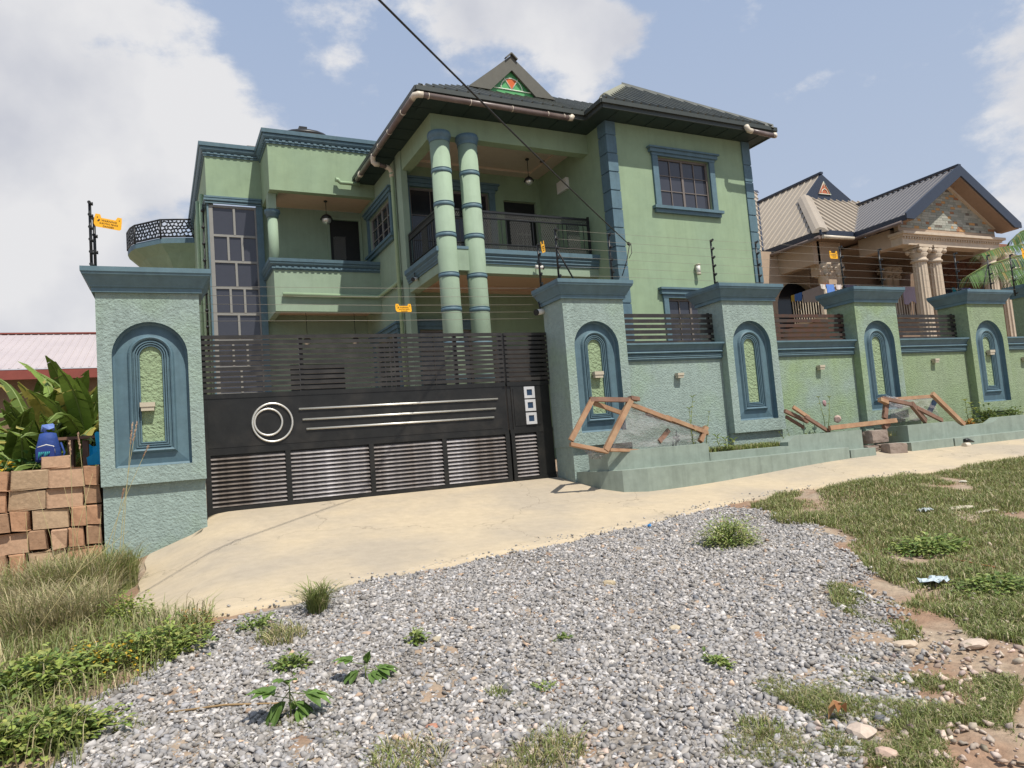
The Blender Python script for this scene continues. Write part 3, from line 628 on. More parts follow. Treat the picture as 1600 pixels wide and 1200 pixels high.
# beams
b = MB(); b.box(XK, XL-.001, YK, YK+.25, 6.83, 7.315); b.box(XK, XK+.25, YK+.25, 16.67, 6.83, 7.315)
b.build('roof_beam', M_hgreen, H)
b = MB(); b.box(XK+.25, XL-.001, YK+.25, 16.699, 7.2, 7.31); b.build('upper_ceiling', M_ceilw, H)
b = MB(); b.box(XK+.25, XL-.001, YK+.25, YK+.55, 7.14, 7.199); b.box(XL-.4, XL-.001, YK+.55, 16.40, 7.14, 7.199); b.box(XK+.25, XK+.5, YK+.55, 16.4, 7.14, 7.199); b.box(XK+.25, XL-.001, 16.4, 16.699, 7.14, 7.199); b.build('ceiling_border', M_ceilw, H)
for x in (7.35, 9.25): MB().box(x-.05, x+.05, 15.6, 15.7, 7.175, 7.2).build('ceiling_fitting', M_black, H)
b = MB(); b.box(XK, XL-.001, YK, YK+.25, 3.78, 4.29); b.box(XK, XK+.25, YK+.25, 16.67, 3.78, 4.29); b.box(XK+.25, XL-.001, YK+.25, 16.699, 4.12, 4.28)
b.build('balcony_floor', M_hlow, H)
b = MB(); b.box(XK+.25, XL-.001, YK+.25, 16.699, 4.02, 4.118); b.build('lower_ceiling', M_ceil, H)
b = MB(); b.box(XK+.25, XL-.001, YK+.251, YK+.5, 3.9, 4.019); b.box(XK+.25, XL-.001, 16.4, 16.699, 3.9, 4.019); b.build('lower_ceiling_step', M_ceil, H)
def cornice(path, prof, parent, name, mt, dent=None):
    """path: list of (x,y) outward corner polyline with outward normals handled by miter; prof: (out,z)"""
    n = len(path); off = []
    for i in range(n):
        p = Vector(path[i]); ds = []
        if i > 0: ds.append((p-Vector(path[i-1])).normalized())
        if i < n-1: ds.append((Vector(path[i+1])-p).normalized())
        ns_ = [Vector((d.y, -d.x)) for d in ds]; m = sum(ns_, Vector((0, 0))); m = m/(m.dot(ns_[0])) if len(ns_) > 1 else ns_[0]; off.append(m)
    loops = [[(path[i][0]+off[i].x*o, path[i][1]+off[i].y*o, z) for i in range(n)] for o, z in prof]
    b = MB(); b.rings(loops, close=False)
    for e in (0, -1):
        b.face([lp[e] for lp in loops])
    if dent:
        o0, o1, z0, z1, st, w = dent
        for i in range(n-1):
            p, q = Vector(path[i]), Vector(path[i+1]); L = (q-p).length; d = (q-p)/L; nn = Vector((d.y, -d.x)); k = int(L/st)
            for j in range(k):
                a = p+d*(j*st+st*.3); c = a+d*w; pts = [a+nn*o0, c+nn*o0, c+nn*o1, a+nn*o1]; b.extr([(v.x, v.y) for v in pts], 'z', z0, z1)
    return b.build(name, mt, parent)
corn_b = [(-.02, 3.985), (.03, 3.985), (.03, 4.02), (.05, 4.03), (.06, 4.05), (.05, 4.07), (.065, 4.09), (.085, 4.12), (.085, 4.14), (.07, 4.15), (.10, 4.18), (.12, 4.20), (.12, 4.298), (-.02, 4.298)]
cornice([(XK, 16.27), (XK, YK), (XL-.001, YK)], corn_b, H, 'balcony_cornice', M_trim)
# columns
def column(cx_, cy_):
    b = MB(); b.lathe(cx_, cy_, [(.215, -.6), (.215, 6.60)], 32); c = b.build('column', M_hlow, H)
    for z in (5.96, 5.22, 4.54, 3.665, 2.925, 2.2, 1.45, .7):
        b = MB(); b.lathe(cx_, cy_, [(.214, z-.055), (.226, z-.05), (.226, z+.02), (.218, z+.024), (.218, z+.034), (.225, z+.036), (.225, z+.048), (.214, z+.052)], 32); b.build('ring_band', M_trim, c)
    b = MB(); b.lathe(cx_, cy_, [(.214, 6.60), (.228, 6.605), (.228, 6.635), (.22, 6.65), (.235, 6.69), (.262, 6.735), (.262, 6.785), (.245, 6.80), (.245, 6.829)], 32); b.build('capital', M_trim, c)
column(5.78, 14.10); column(6.44, 14.10)
b = MB(); b.box(5.98, 6.24, 14.02, 14.17, 3.78, 4.25); o = b.build('link_block', M_hlow, H)
b = MB(); b.box(5.97, 6.25, 14.005, 14.18, 4.2505, 4.31); b.build('link_block_cap', M_trim, o)
# balcony railing
def lattice(mb, T, a0, a1, z0, z1, pitch, d0=.0, w=.011, slope=1.7):
    step = pitch; h = z1-z0
    for sgn in (1, -1):
        c = -h/slope
        while c < (a1-a0)+h/slope:
            # line a = c + (z-z0)/slope*sgn
            pa = a0+c if sgn > 0 else a0+c; pts = []
            za = z0; zb_ = z1; A0 = pa; A1 = pa+sgn*h/slope
            lo, hi = 0., 1.
            dA = A1-A0
            for bd, s2 in ((a0, 1), (a1, -1)):
                f0 = s2*(A0-bd); f1 = s2*(A1-bd)
                if f0 < 0 and f1 < 0: lo = 2; break
                if f0 < 0: lo = max(lo, f0/(f0-f1))
                if f1 < 0: hi = min(hi, f0/(f0-f1))
            if lo < hi:
                p = T(A0+dA*lo, d0+.002*sgn, z0+h*lo); q = T(A0+dA*hi, d0+.002*sgn, z0+h*hi); mb.beam(p, q, w, w)
            c += step
M_mesh = mat('expanded_mesh', (.055, .055, .048), .5, var=.1)
rl = MB(); TF = TX('y', YK+.06); TS = TX('x', XK+.06)
zt_, zb_ = 5.225, 4.30
def rail_run(T, a0, a1, solid):
    for z, h in ((zt_-.045, .045), (5.045, .022), (4.455, .022), (zb_+.01, .02)): tbox(rl, T, a0, a1, -.02, .02, z, z+h)
    for a in (a0, a1-.04): tbox(rl, T, a, a+.04, -.02, .02, zb_, zt_)
rail_run(TF, 5.70, XL-.14, 0); rail_run(TS, 14.24, 16.27, 0)
tbox(rl, TF, XL-.17, XL-.12, -.025, .025, zb_, zt_+.04)
R_ = rl.build('balcony_railing', M_black, H)
def bars(T, a0, a1, st, skip=()):
    a = a0
    while a < a1:
        if not any(s0 < a < s1 for s0, s1 in skip):
            b = MB(); tbox(b, T, a, a+.014, -.007, .007, 4.475, 5.045); b.build('baluster', M_black, R_)
        a += st
mp_ = [(6.75, 7.2), (7.75, 8.2), (8.75, 9.15)]
mp_ = [(6.72, 7.12), (7.42, 7.95), (8.22, 8.66), (8.95, 9.28)]
bars(TF, 5.82, 9.5, .115, mp_); bars(TS, 14.34, 16.2, .13, [(15.0, 15.4)])
b = MB()
for p, q in mp_: lattice(b, TF, p, q, 4.475, 5.045, .05)
lattice(b, TS, 15.0, 15.4, 4.475, 5.045, .05); lattice(b, TF, 5.74, XL-.18, 5.065, 5.18, .045); lattice(b, TF, 5.74, XL-.18, 4.325, 4.455, .045); lattice(b, TS, 14.3, 16.23, 5.065, 5.18, .045); lattice(b, TS, 14.3, 16.23, 4.325, 4.455, .045)
b.build('mesh_panel', M_mesh, R_)
# left wing
XM, YM, XP, YP = 2.87, 18.68, 1.46, 20.06
ymd = .0
b = MB(); b.box(XM, XK-.001, YM, YM+.2, 6.965, 8.19); b.box(XM, XM+.2, YM+.2, YP+.3, 6.965, 8.19); b.box(XM+.2, XM+.25, YM+.2, YP, 6.965, 6.98)
b.box(XK-.001, XK+3, YM+.1, YM+.3, 7.32, 8.19)
b.build('upper_parapet_box', M_hgreen, H)
b = MB(); b.box(XM+.2, XK-.001, YM+.2, 20.199, 7.03, 7.12); b.build('recess_ceiling', M_ceil, H)
cprof = [(0, 8.19), (.03, 8.19), (.03, 8.235), (.05, 8.24), (.05, 8.285), (.03, 8.29), (.075, 8.31), (.10, 8.35), (.115, 8.40), (.10, 8.42), (.14, 8.43), (.15, 8.53), (0, 8.53)]
cornice([(XM, YP-.02), (XM, YM), (XK+3, YM)], cprof, H, 'parapet_cornice', M_trim, dent=(.03, .075, 8.24, 8.285, .16, .085))
b = MB(); b.box(XP, XM-.001, YP, YP+.2, 7.155, 8.25); b.box(XP, XP+.2, YP+.2, 27, 7.155, 8.25); b.box(XP, XP+.2, YP+.5, 27, -1, 7.155); b.build('tower_parapet', M_hgreen, H)
cornice([(XP, 27), (XP, YP), (XM-.002, YP)], [(o, z+.06) for o, z in cprof], H, 'tower_cornice', M_trim, dent=(.03, .07, 8.30, 8.34, .17, .09))
cornice([(XP, YP+1), (XP, YP), (XM-.03, YP)], [(0, 6.955), (.05, 6.955), (.05, 6.99), (.02, 7.0), (.075, 7.03), (.075, 7.08), (.03, 7.09), (.06, 7.11), (.06, 7.154), (0, 7.154)], H, 'tower_band', M_trim)
# recess back wall + neck column
b = MB(); wall_y(b, XM-.1, XK, -.7, 7.03, 20.2, 20.4, [(4.66, 5.6, 4.3, 6.80), (3.4, 4.9, .9, 2.6)]); b.build('recess_wall', M_hlow, H)
b = MB(); b.box(4.70, 5.56, 20.24, 20.28, 4.3, 6.78); dd = b.build('recess_door', M_black, H)
b = MB(); lattice(b, TX('y', 20.23), 4.8, 5.15, 5.1, 6.3, .07, w=.01); b.build('door_lattice', M_alu, dd)
b = MB(); b.box(4.62, 4.70, 20.16, 20.24, 4.3, 6.86); b.box(5.56, 5.63, 20.16, 20.24, 4.3, 6.86); b.box(4.70, 5.56, 20.16, 20.24, 6.78, 6.86); b.build('door_frame', M_hlow, dd)
b = MB(); b.box(3.4, 4.9, 20.24, 20.28, .9, 2.6); b.build('store_door', M_black, H)
b = MB(); b.lathe(2.98, 19.15, [(.13, 4.9), (.13, 6.40)], 20); b.box(2.86, 3.06, 18.95, 19.3, 6.56, 6.965); c = b.build('balcony_column', M_hlow, H)
b = MB(); b.lathe(2.98, 19.15, [(.14, 6.36), (.16, 6.37), (.16, 6.45), (.20, 6.48), (.20, 6.559)], 20); b.build('capital', M_trim, c)
# lower balcony
b = MB(); b.box(XM, XK-.001, YM, YM+.15, 3.785, 4.90); b.box(XM, XM+.15, YM+.15, 20.2, 3.785, 4.90); b.box(XM+.15, XK-.001, YM+.15, 20.199, 4.05, 4.2); b.build('lower_balcony', M_hlow, H)
b = MB(); b.box(XM+.15, XK-.001, YM+.15, 20.199, 3.98, 4.048); b.build('lower_balcony_ceiling', M_ceil, H)
cornice([(XM, 20.1), (XM, YM), (XK-.001, YM)], [(0, 4.86), (.02, 4.86), (.02, 4.885), (.045, 4.89), (.045, 4.945), (.02, 4.95), (.05, 4.965), (.09, 5.0), (.10, 5.03), (.08, 5.04), (.11, 5.06), (.12, 5.14), (-.15, 5.14)], H, 'lower_balcony_cornice', M_trim, dent=(.02, .065, 4.89, 4.945, .15, .085))
b = MB(); b.tube([(3.05, 18.6, 4.21), (5.5, 18.6, 4.185), (5.56, 18.52, 4.185), (5.56, 16.75, 4.18)], .05, 10); b.build('overflow_pipe', M_pipeg, H)
b = MB(); b.tube([(4.55, 18.55, 7.33), (4.62, 18.55, 7.33), (4.68, 18.55, 7.26), (5.2, 18.55, 7.26)], [.06, .06, .05, .05], 10); b.build('roof_pipe_outlet', M_pipeg, H)
# stair tower glazing
fr = MB(); gx0, gx1 = 1.60, 2.70; rows_ = [6.93]+[6.93-.01-.705*i for i in range(1, 12)]
b = MB(); b.box(2.70, 2.865, YP-.02, YP+.2, -.7, 6.953); b.box(XP, 1.50, YP-.0, YP+.2, -.7, 6.953); b.build('tower_jamb', M_trim, H)
tz = [6.93, 6.10, 5.39, 4.68, 3.97, 3.26, 2.55, 1.84, 1.13, .42, -.4]
fr.box(1.502, 1.60, YP+.02, YP+.12, -.6, 6.93); fr.box(2.66, 2.698, YP+.02, YP+.1, -.6, 6.93); fr.box(1.6, 2.66, YP+.02, YP+.1, 6.87, 6.93)
panes = []
for i in range(10):
    z1, z0 = tz[i], tz[i+1]; zz1 = z1-(.065 if i == 0 else .03); n_ = 2 if i % 2 == 0 else 3; w_ = (2.66-1.6)/n_
    fr.box(1.6, 2.66, YP+.02, YP+.09, z0-.03, z0+.03)
    for k in range(1, n_): fr.box(1.6+k*w_-.028, 1.6+k*w_+.028, YP+.015, YP+.085, z0+.03, zz1)
    for k in range(n_): panes.append((1.6+k*w_+.002, 1.6+(k+1)*w_-.002, z0+.031, zz1-.001))
o = fr.build('stair_window', M_alu, H)
for p in panes: MB().box(p[0], p[1], YP+.055, YP+.062, p[2], p[3]).build('pane', M_glassb, o)
# side pipes of the tower
for (y_, x_) in ((21.2, 1.30), (20.6, 1.36)):
    b = MB(); b.tube([(x_, y_, -1), (x_, y_, 6.3), (x_+.02, y_+.1, 7.4)], .06, 10); b.build('downpipe', M_pipeg, H)
b = MB(); b.tube([(1.38, 20.3, 7.0), (1.36, 20.3, 3)], .02, 6); 
for i in range(9): b.sphere((1.36, 20.25, 3.2+.45*i), .05, 4)
b.build('insulator_strip', M_black, H)
# downpipe + gutters
b = MB(); b.tube([(5.53, 16.75, -.6), (5.53, 16.75, 6.85), (5.5, 16.72, 6.93)], .05, 10); b.build('downpipe', M_pipeg, H)
gt = MB(); gt.tube([(5.18, 13.46, 7.318), (8.77, 13.46, 7.295)], .060, 12); gt.tube([(5.04, 13.56, 7.27), (5.02, 18.1, 7.22)], .062, 12); gt.tube([(5.12, 16.62, 7.06), (5.42, 16.68, 7.03)], .05, 10)
g_ = gt.build('gutter', M_gut, H)
def pc(pts, r): b = MB(); b.tube(pts, r, 12); b.build('pipe_fitting', M_cream, g_)
pc([(5.23, 13.46, 7.318), (5.12, 13.465, 7.316), (5.06, 13.50, 7.30), (5.04, 13.60, 7.27)], .068); pc([(8.74, 13.46, 7.295), (8.82, 13.46, 7.30), (8.85, 13.46, 7.36)], .066)
pc([(5.02, 16.5, 7.235), (5.03, 16.62, 7.19), (5.04, 16.63, 7.10), (5.08, 16.63, 7.06), (5.18, 16.63, 7.06)], .062); pc([(5.36, 16.67, 7.035), (5.47, 16.70, 7.02), (5.52, 16.74, 6.95), (5.525, 16.75, 6.82)], .06); pc([(5.02, 17.7, 7.225), (5.02, 17.82, 7.225)], .075)
for x in (5.35, 6.3, 7.3, 8.2, 8.62): b = MB(); b.tube([(x-.008, 13.46, 7.308), (x+.008, 13.46, 7.308)], .067, 12); b.build('pipe_clip', M_cream, g_)
for y in (14.2, 15.2, 16.0): b = MB(); b.tube([(5.03, y-.008, 7.25), (5.03, y+.008, 7.25)], .070, 12); b.build('pipe_clip', M_cream, g_)
gt = MB(); gt.tube([(13.52, 12.66, 7.255), (14.36, 12.66, 7.225)], .06, 12); g_ = gt.build('gutter', M_gut, H)
pc([(13.60, 12.66, 7.25), (13.50, 12.66, 7.26), (13.46, 12.67, 7.33), (13.46, 12.69, 7.38)], .066); pc([(14.30, 12.66, 7.23), (14.40, 12.67, 7.24), (14.42, 12.7, 7.28)], .066)
# roof
XA, YA, XB, YB_, XC, ZE = 5.07, 13.43, 9.18, 12.73, 14.55, 7.47
def corrug(mb, poly, n_up, e_dir, sp=.21, rib=.035, wr=.05):
    """poly: planar roof polygon; e_dir: horizontal eave direction; ribs run up the slope"""
    poly = [Vector(p) for p in poly]; e = Vector(e_dir).normalized(); nrm = (poly[1]-poly[0]).cross(poly[2]-poly[0]).normalized()
    if nrm.z < 0: nrm = -nrm
    up = nrm.cross(e).normalized(); o = poly[0]; P2 = [((p-o).dot(e), (p-o).dot(up)) for p in poly]
    def clip(P, a, sgn):
        R = []
        for i in range(len(P)):
            p, q = P[i], P[(i+1) % len(P)]; fp, fq = sgn*(p[0]-a), sgn*(q[0]-a)
            if fp >= 0: R.append(p)
            if fp*fq < 0: t = fp/(fp-fq); R.append((a, p[1]+(q[1]-p[1])*t))
        return R
    lo = min(p[0] for p in P2); hi = max(p[0] for p in P2); a = lo
    W3 = lambda s, t, h: o+e*s+up*t+nrm*h
    while a < hi:
        c = clip(clip(P2, a, 1), min(a+sp, hi), -1)
        if len(c) > 2: mb.face([W3(s, t, 0) for s, t in c])
        m = a+sp/2; seg = clip(clip(P2, m-wr/2, 1), m+wr/2, -1)
        if len(seg) > 2:
            t0 = min(s[1] for s in seg if True); t1 = max(s[1] for s in seg)
            cc_ = clip(clip(P2, m-.002, 1), m+.002, -1)
            if len(cc_) > 2:
                t0 = min(s[1] for s in cc_); t1 = max(s[1] for s in cc_)
                q = [(m-wr/2, 0), (m-wr/4, rib), (m+wr/4, rib), (m+wr/2, 0)]
                A = [W3(x, t0, h) for x, h in q]; B = [W3(x, t1, h) for x, h in q]
                for k in range(3): mb.face([A[k], A[k+1], B[k+1], B[k]])
                mb.face(A); mb.face(B)
        a += sp
    return mb
tm, tw = .635, .755
rb = MB()
D1 = 3.6   # main ridge depth
zr1 = ZE+tm*D1
Lc, Rc = (XA, YA, ZE), (XB+3, YA, ZE)
corrug(rb, [(XA, YA, ZE), (XB+.2, YA, ZE), (XB+3.4, YA+3.4, ZE+tm*3.4), (XA+3.4, YA+3.4, ZE+tm*3.4)], 0, (1, 0, 0), sp=.26, rib=.06, wr=.08)
corrug(rb, [(XA, YA, ZE), (XA+3.4, YA+3.4, ZE+tm*3.4), (XA+3.4, YA+4.2, ZE+tm*3.4), (XA, 19.0, ZE)], 0, (0, 1, 0))
hw_ = (XC-XB)/2
ap = (XB+hw_, YB_+hw_, ZE+tw*hw_)
sl = 1.0
corrug(rb, [(XB, YB_, ZE), (XC, YB_, ZE), ap], 0, (1, 0, 0), sp=.24, rib=.07, wr=.08)
corrug(rb, [(XB, YB_, ZE), ap, (XB, 19, ZE)], 0, (0, 1, 0)); corrug(rb, [(XC, YB_, ZE), ap, (XC, 19, ZE)], 0, (0, 1, 0))
rf = rb.build('roof', M_roof, H, recalc=False)
def hipcap(p, q, w, name='ridge_cap', mt=M_ridge):
    b = MB(); p, q = Vector(p), Vector(q); d = (q-p).normalized(); s_ = d.cross(Vector((0, 0, 1))).normalized()
    pr = [(-w, -.12), (-w*.5, .0), (0, .045), (w*.5, .0), (w, -.12)]
    b.rings([[p+s_*a+Vector((0, 0, h)) for a, h in pr], [q+s_*a+Vector((0, 0, h)) for a, h in pr]], close=False); b.face([p+s_*a+Vector((0, 0, h)) for a, h in pr]); b.build(name, mt, rf)
hipcap((XB+.32, YB_+.32, ZE+.06+.32*tw), (ap[0], ap[1], ap[2]+.05), .17); hipcap((XC-.05, YB_+.05, ZE+.09), (ap[0], ap[1], ap[2]+.09), .18, mt=M_roof); hipcap((XA+.08, YA+.08, ZE+.03), (XA+3.4, YA+3.4, ZE+tm*3.4), .13, mt=M_dorm)
# fascia and soffit
def fasc(pts, z0, z1, mt, name, out=0.0, th_=.03):
    b = MB()
    for (p, q) in zip(pts[:-1], pts[1:]):
        b.beam((p[0], p[1], (z0+z1)/2), (q[0], q[1], (z0+z1)/2), th_, z1-z0)
    return b.build(name, mt, rf)
path = [(XA, 19.0), (XA, YA), (XB, YA), (XB, YB_), (XC, YB_), (XC, 19)]
fasc(path, ZE-.075, ZE+.02, M_fasc, 'eave_flashing', th_=.05)
ins = [(XA+.047, 19.0), (XA+.047, YA+.047), (XB+.047, YA+.047), (XB+.047, YB_+.047), (XC-.047, YB_+.047), (XC-.047, 19)]
fasc(ins, 7.30, ZE-.02, M_fasc, 'fascia_board', th_=.04)
b = MB(); b.extr([(XA+.05, YA+.05), (XB+.05, YA+.05), (XB+.05, YB_+.05), (XC-.05, YB_+.05), (XC-.05, 18.9), (XA+.05, 18.9)], 'z', 7.317, 7.345); b.build('soffit', M_soff, rf)
for x in np.arange(5.3, 14.4, .55):
    y0 = YA+.07 if x < XB else YB_+.07; y1 = YK-.02 if x < XB else YW-.04
    if y1 > y0: MB().box(x, x+.012, y0, y1, 7.306, 7.316).build('soffit_joint', M_soff, rf)
for y in np.arange(14.0, 18.4, .55): MB().box(XA+.08, XK-.04, y, y+.012, 7.306, 7.316).build('soffit_joint', M_soff, rf)
# dormer gable
yd = 15.0
apx = hY(798, 87, yd); bl = hY(737, 134, yd); br = hY(866, 154, yd); zbse = (bl[2]+br[2])/2-.02
cxd = apx[0]; hwd = (br[0]-bl[0])/2; top = apx[2]
b = MB(); wv = .42
outer = [(cxd-hwd-.05, zbse), (cxd, top), (cxd+hwd+.05, zbse)]; sl_ = (top-zbse)/hwd
inn = [(cxd+hwd-wv-.1, zbse), (cxd, top-wv*sl_*1.05), (cxd-hwd+wv+.1, zbse)]
b.extr(outer+inn, 'y', yd, yd+.06)
b.build('gable_flashing', M_dorm, rf)
b = MB(); 
for s_ in (-1, 1): b.face([(cxd, yd+.061, top), (cxd+s_*(hwd+.05), yd+.061, zbse), (cxd+s_*(hwd+.05), yd+.4, zbse+.1), (cxd, yd+3.2, top)])
b.build('gable_roof', M_roof, rf)
M_gg = mat('gable_green', (.10, .36, .13), .4, var=.03); M_or = mat('gable_orange', (.62, .13, .03), .4, var=.0); M_wl = mat('gable_white', (.75, .8, .65), .5, var=0)
b = MB(); b.extr([(cxd-hwd+.2, zbse), (cxd+hwd-.2, zbse), (cxd, top-.2)], 'y', yd+.10, yd+.12); gp = b.build('gable_glass', M_gg, rf)
rr_ = .30; zc_ = zbse+.12; b = MB(); b.tube([(cxd+rr_*math.cos(a), yd+.092, zc_+rr_*math.sin(a)) for a in [math.pi*i/16 for i in range(17)]], .014, 6)
for s_ in (-1, 1): b.tube([(cxd, yd+.092, zc_), (cxd+s_*.33, yd+.092, zc_+.50)], .014, 6)
b.tube([(cxd-.75, yd+.092, zc_), (cxd+.75, yd+.092, zc_)], .016, 6); b.build('gable_tracery', M_wl, rf)
a0 = math.atan2(.50, .33); b = MB(); b.extr([(cxd, zc_)]+[(cxd+rr_*math.cos(a), zc_+rr_*math.sin(a)) for a in np.linspace(a0, math.pi-a0, 9)], 'y', yd+.093, yd+.099); b.build('gable_fan', M_or, rf)
b = MB(); b.beam((cxd-.16, yd-.01, top-.16*sl_+.04), (cxd, yd-.01, top+.05), .1, .03); b.beam((cxd, yd-.01, top+.05), (cxd+.16, yd-.01, top-.16*sl_+.04), .1, .03); b.build('gable_peak_cap', M_dorm, rf)
# dome vent on the left roof
c = hY(474, 206, 22)
b = MB(); b.lathe(c[0], 22, [(.95, c[2]-.42), (.8, c[2]-.26), (.45, c[2]-.12), (.12, c[2]-.07)], 20); b.box(c[0]-.14, c[0]+.10, 21.9, 22.1, c[2]-.1, c[2]+.13); b.build('roof_tank', M_black, H)
c = hY(402, 232, 21.5); b = MB(); b.box(c[0]-.3, c[0]+.2, 21.4, 21.6, c[2]-.2, c[2]+.02); b.box(c[0], c[0]+.15, 21.4, 21.6, c[2]+.02, c[2]+.12); b.build('roof_blocks', M_block, H)
# round terrace on the left side
zt2 = 8.41
tp = [hZ(u, v, zt2) for u, v in ((304, 343), (276, 343), (250, 343.5), (230, 348), (210, 352.5), (203, 357), (198.5, 364), (201, 370))]
tp = [(p[0], p[1]) for p in tp]; tp[0] = (XP, tp[0][1])
def lv(z, sc=1.0): return [(XP+(x-XP)*sc, tp[0][1]+(y-tp[0][1])*1.0+(1-sc)*1.0, z) for x, y in tp]
zf = 7.76
b = MB(); back = (XP, tp[-1][1]+1.0)
lo0 = lv(zf-.16)+[(XP, back[1], zf-.16)]; lo1 = lv(zf+.02)+[(XP, back[1], zf+.02)]
b.rings([lo0, lo1], cap=True); T_ = b.build('terrace_slab', M_trim, H)
b = MB(); b.rings([lv(zf-.161)+[(XP, back[1], zf-.161)], lv(zf-.45, .82)+[(XP, back[1], zf-.45)], lv(zf-1.0, .6)+[(XP, back[1], zf-1.0)]], cap=True); b.build('terrace_underside', M_hgreen, H)
tr = MB(); tr.tube([(x, y, zt2) for x, y in tp], .03, 6); tr.tube([(x, y, zf+.06) for x, y in tp], .025, 6)
for i in (0, 2, 4, 6, 7): tr.tube([(tp[i][0], tp[i][1], zf), (tp[i][0], tp[i][1], zt2)], .03, 6)
q = tr.build('terrace_railing', M_black, H)
b = MB(); rq = random.Random(3); L_ = 0; S_ = [0]
for p, n_ in zip(tp[:-1], tp[1:]): L_ += math.dist(p, n_); S_.append(L_)
def onp(s):
    s = max(0, min(L_-1e-4, s))
    for i in range(len(S_)-1):
        if S_[i+1] > s: t = (s-S_[i])/(S_[i+1]-S_[i]); return (tp[i][0]+(tp[i+1][0]-tp[i][0])*t, tp[i][1]+(tp[i+1][1]-tp[i][1])*t)
cell = .125; nxh = int(L_/cell); nyh = 5; hh = (zt2-zf-.06)/nyh; gp_ = {}
for i in range(nxh+2):
    for j in range(nyh+1):
        for k in (0, 1):
            gp_[i, j, k] = ((i+k*.33+(j % 2)*.5)*cell+rq.uniform(-.03, .03), zf+.06+min(hh*nyh, max(0, (j+(.33 if k else 0))*hh+rq.uniform(-.025, .025))))
for i in range(nxh+1):
    for j in range(nyh+1):
        def P3(key): s, z = gp_[key]; x, y = onp(s); return (x, y, z)
        prs = [((i, j, 0), (i, j, 1))]
        if j < nyh: prs.append(((i, j, 1), (i+(1 if j % 2 else 0), j+1, 0)) if (i+(1 if j % 2 else 0), j+1, 0) in gp_ else ((i, j, 1), (i, j, 0)))
        prs.append(((i, j, 1), (i+1, j, 0)))
        for a_, c_ in prs:
            if gp_[a_][0] < L_ and gp_[c_][0] < L_+.1: b.beam(P3(a_), P3(c_), .03, .042)
b.build('pierced_panel', M_black, q)
# ground floor dark doors seen through the gate
b = MB(); b.box(7.9, 9.3, 16.60, 16.68, .0, 2.5); b.build('lower_door', M_frame, H)
# lamps, cameras, boxes
def pendant(x, y, z0, z1, r, label):
    t = thing('pendant_lamp', label, 'lamp', (x, y, z0), TH, 'pendant lamps of the green house')
    b = MB(); b.tube([(x, y, z0), (x, y, z1+r)], .008, 5); b.lathe(x, y, [(.05, z0-.03), (.05, z0)], 12); b.build('cord', M_black, t)
    b = MB(); b.sphere((x, y, z1), r, 7); b.build('glass_globe', M_chrome, t)
    b = MB(); b.lathe(x, y, [(r*1.35, z1+r*.05), (r*.9, z1+r*.8), (.03, z1+r*1.25)], 14); b.build('shade', M_black, t)
pendant(8.72, 15.5, 7.14, 6.55, .10, 'glass globe lamp hanging in the porch balcony beside the door')
pendant(4.45, 19.4, 7.03, 6.5, .13, 'dark shaded globe lamp hanging in the left upper balcony recess')
pendant(3.75, 19.4, 3.98, 3.1, .10, 'left lamp hanging under the lower left balcony just above the gate')
pendant(5.05, 19.4, 3.98, 3.1, .10, 'right lamp under the lower left balcony, nearer the downpipe')
def cctv(c, d, label):
    t = thing('security_camera', label, 'camera', c, TH, 'security cameras on the green house'); c = Vector(c); d = Vector(d).normalized()
    b = MB(); b.tube([c-d*.09, c+d*.09], .045, 10); b.build('body', M_white, t)
    b = MB(); b.tube([c+d*.09, c+d*.115], .048, 10); b.build('lens_hood', M_black, t)
    b = MB(); b.tube([c+Vector((0, 0, .03)), c+Vector((0, .05, .16))], .012, 6); b.build('bracket', M_black, t)
cctv((7.99, 14.06, 3.93), (1, -.25, -.1), 'white camera on the edge of the front balcony slab')
cctv((5.55, 15.6, 3.95), (-.8, -.6, -.25), 'small camera on the side edge of the balcony slab left of the columns')
c = aY(845, 487, 9.75); c = RH@c; cctv(tuple(c), (-1, -.3, -.2), 'tiny white camera peeping out beside the pillar right of the gate')
t = thing('outdoor_wall_light', 'white cylinder wall light on the green wall under the big window', 'lamp', (11.98, 13.33, 3.75), TH)
b = MB(); b.lathe(11.98, 13.28, [(.05, 3.74), (.05, 3.93)], 14); b.build('diffuser', M_white, t)
b = MB(); b.lathe(11.98, 13.28, [(.057, 3.70), (.057, 3.74)], 14); b.lathe(11.98, 13.28, [(.057, 3.93), (.06, 3.96)], 14); b.box(11.95, 12.01, 13.3, 13.368, 3.82, 3.96); b.build('housing', M_lamp, t)
b = MB(); b.box(9.60, 9.688, 15.15, 15.62, 6.32, 6.62); solo(b, 'meter_box', M_white, 'pale box fixed high on the side wall inside the porch balcony', 'box', base=(9.65, 15.4, 6.3), th=TH)
# service cable from the street to the quoin
p_ = [(-.10, 2.0, 3.05)]
a = aY(600, 0, 6); c = aY(982, 381, 13.2); a2 = a*(.75); 
pts = []
for i in range(25):
    t_ = i/24; s = -.35+1.35*t_; p = a+(c-a)*s; p[2] -= .25*4*t_*(1-t_)*.25; pts.append(tuple(p))
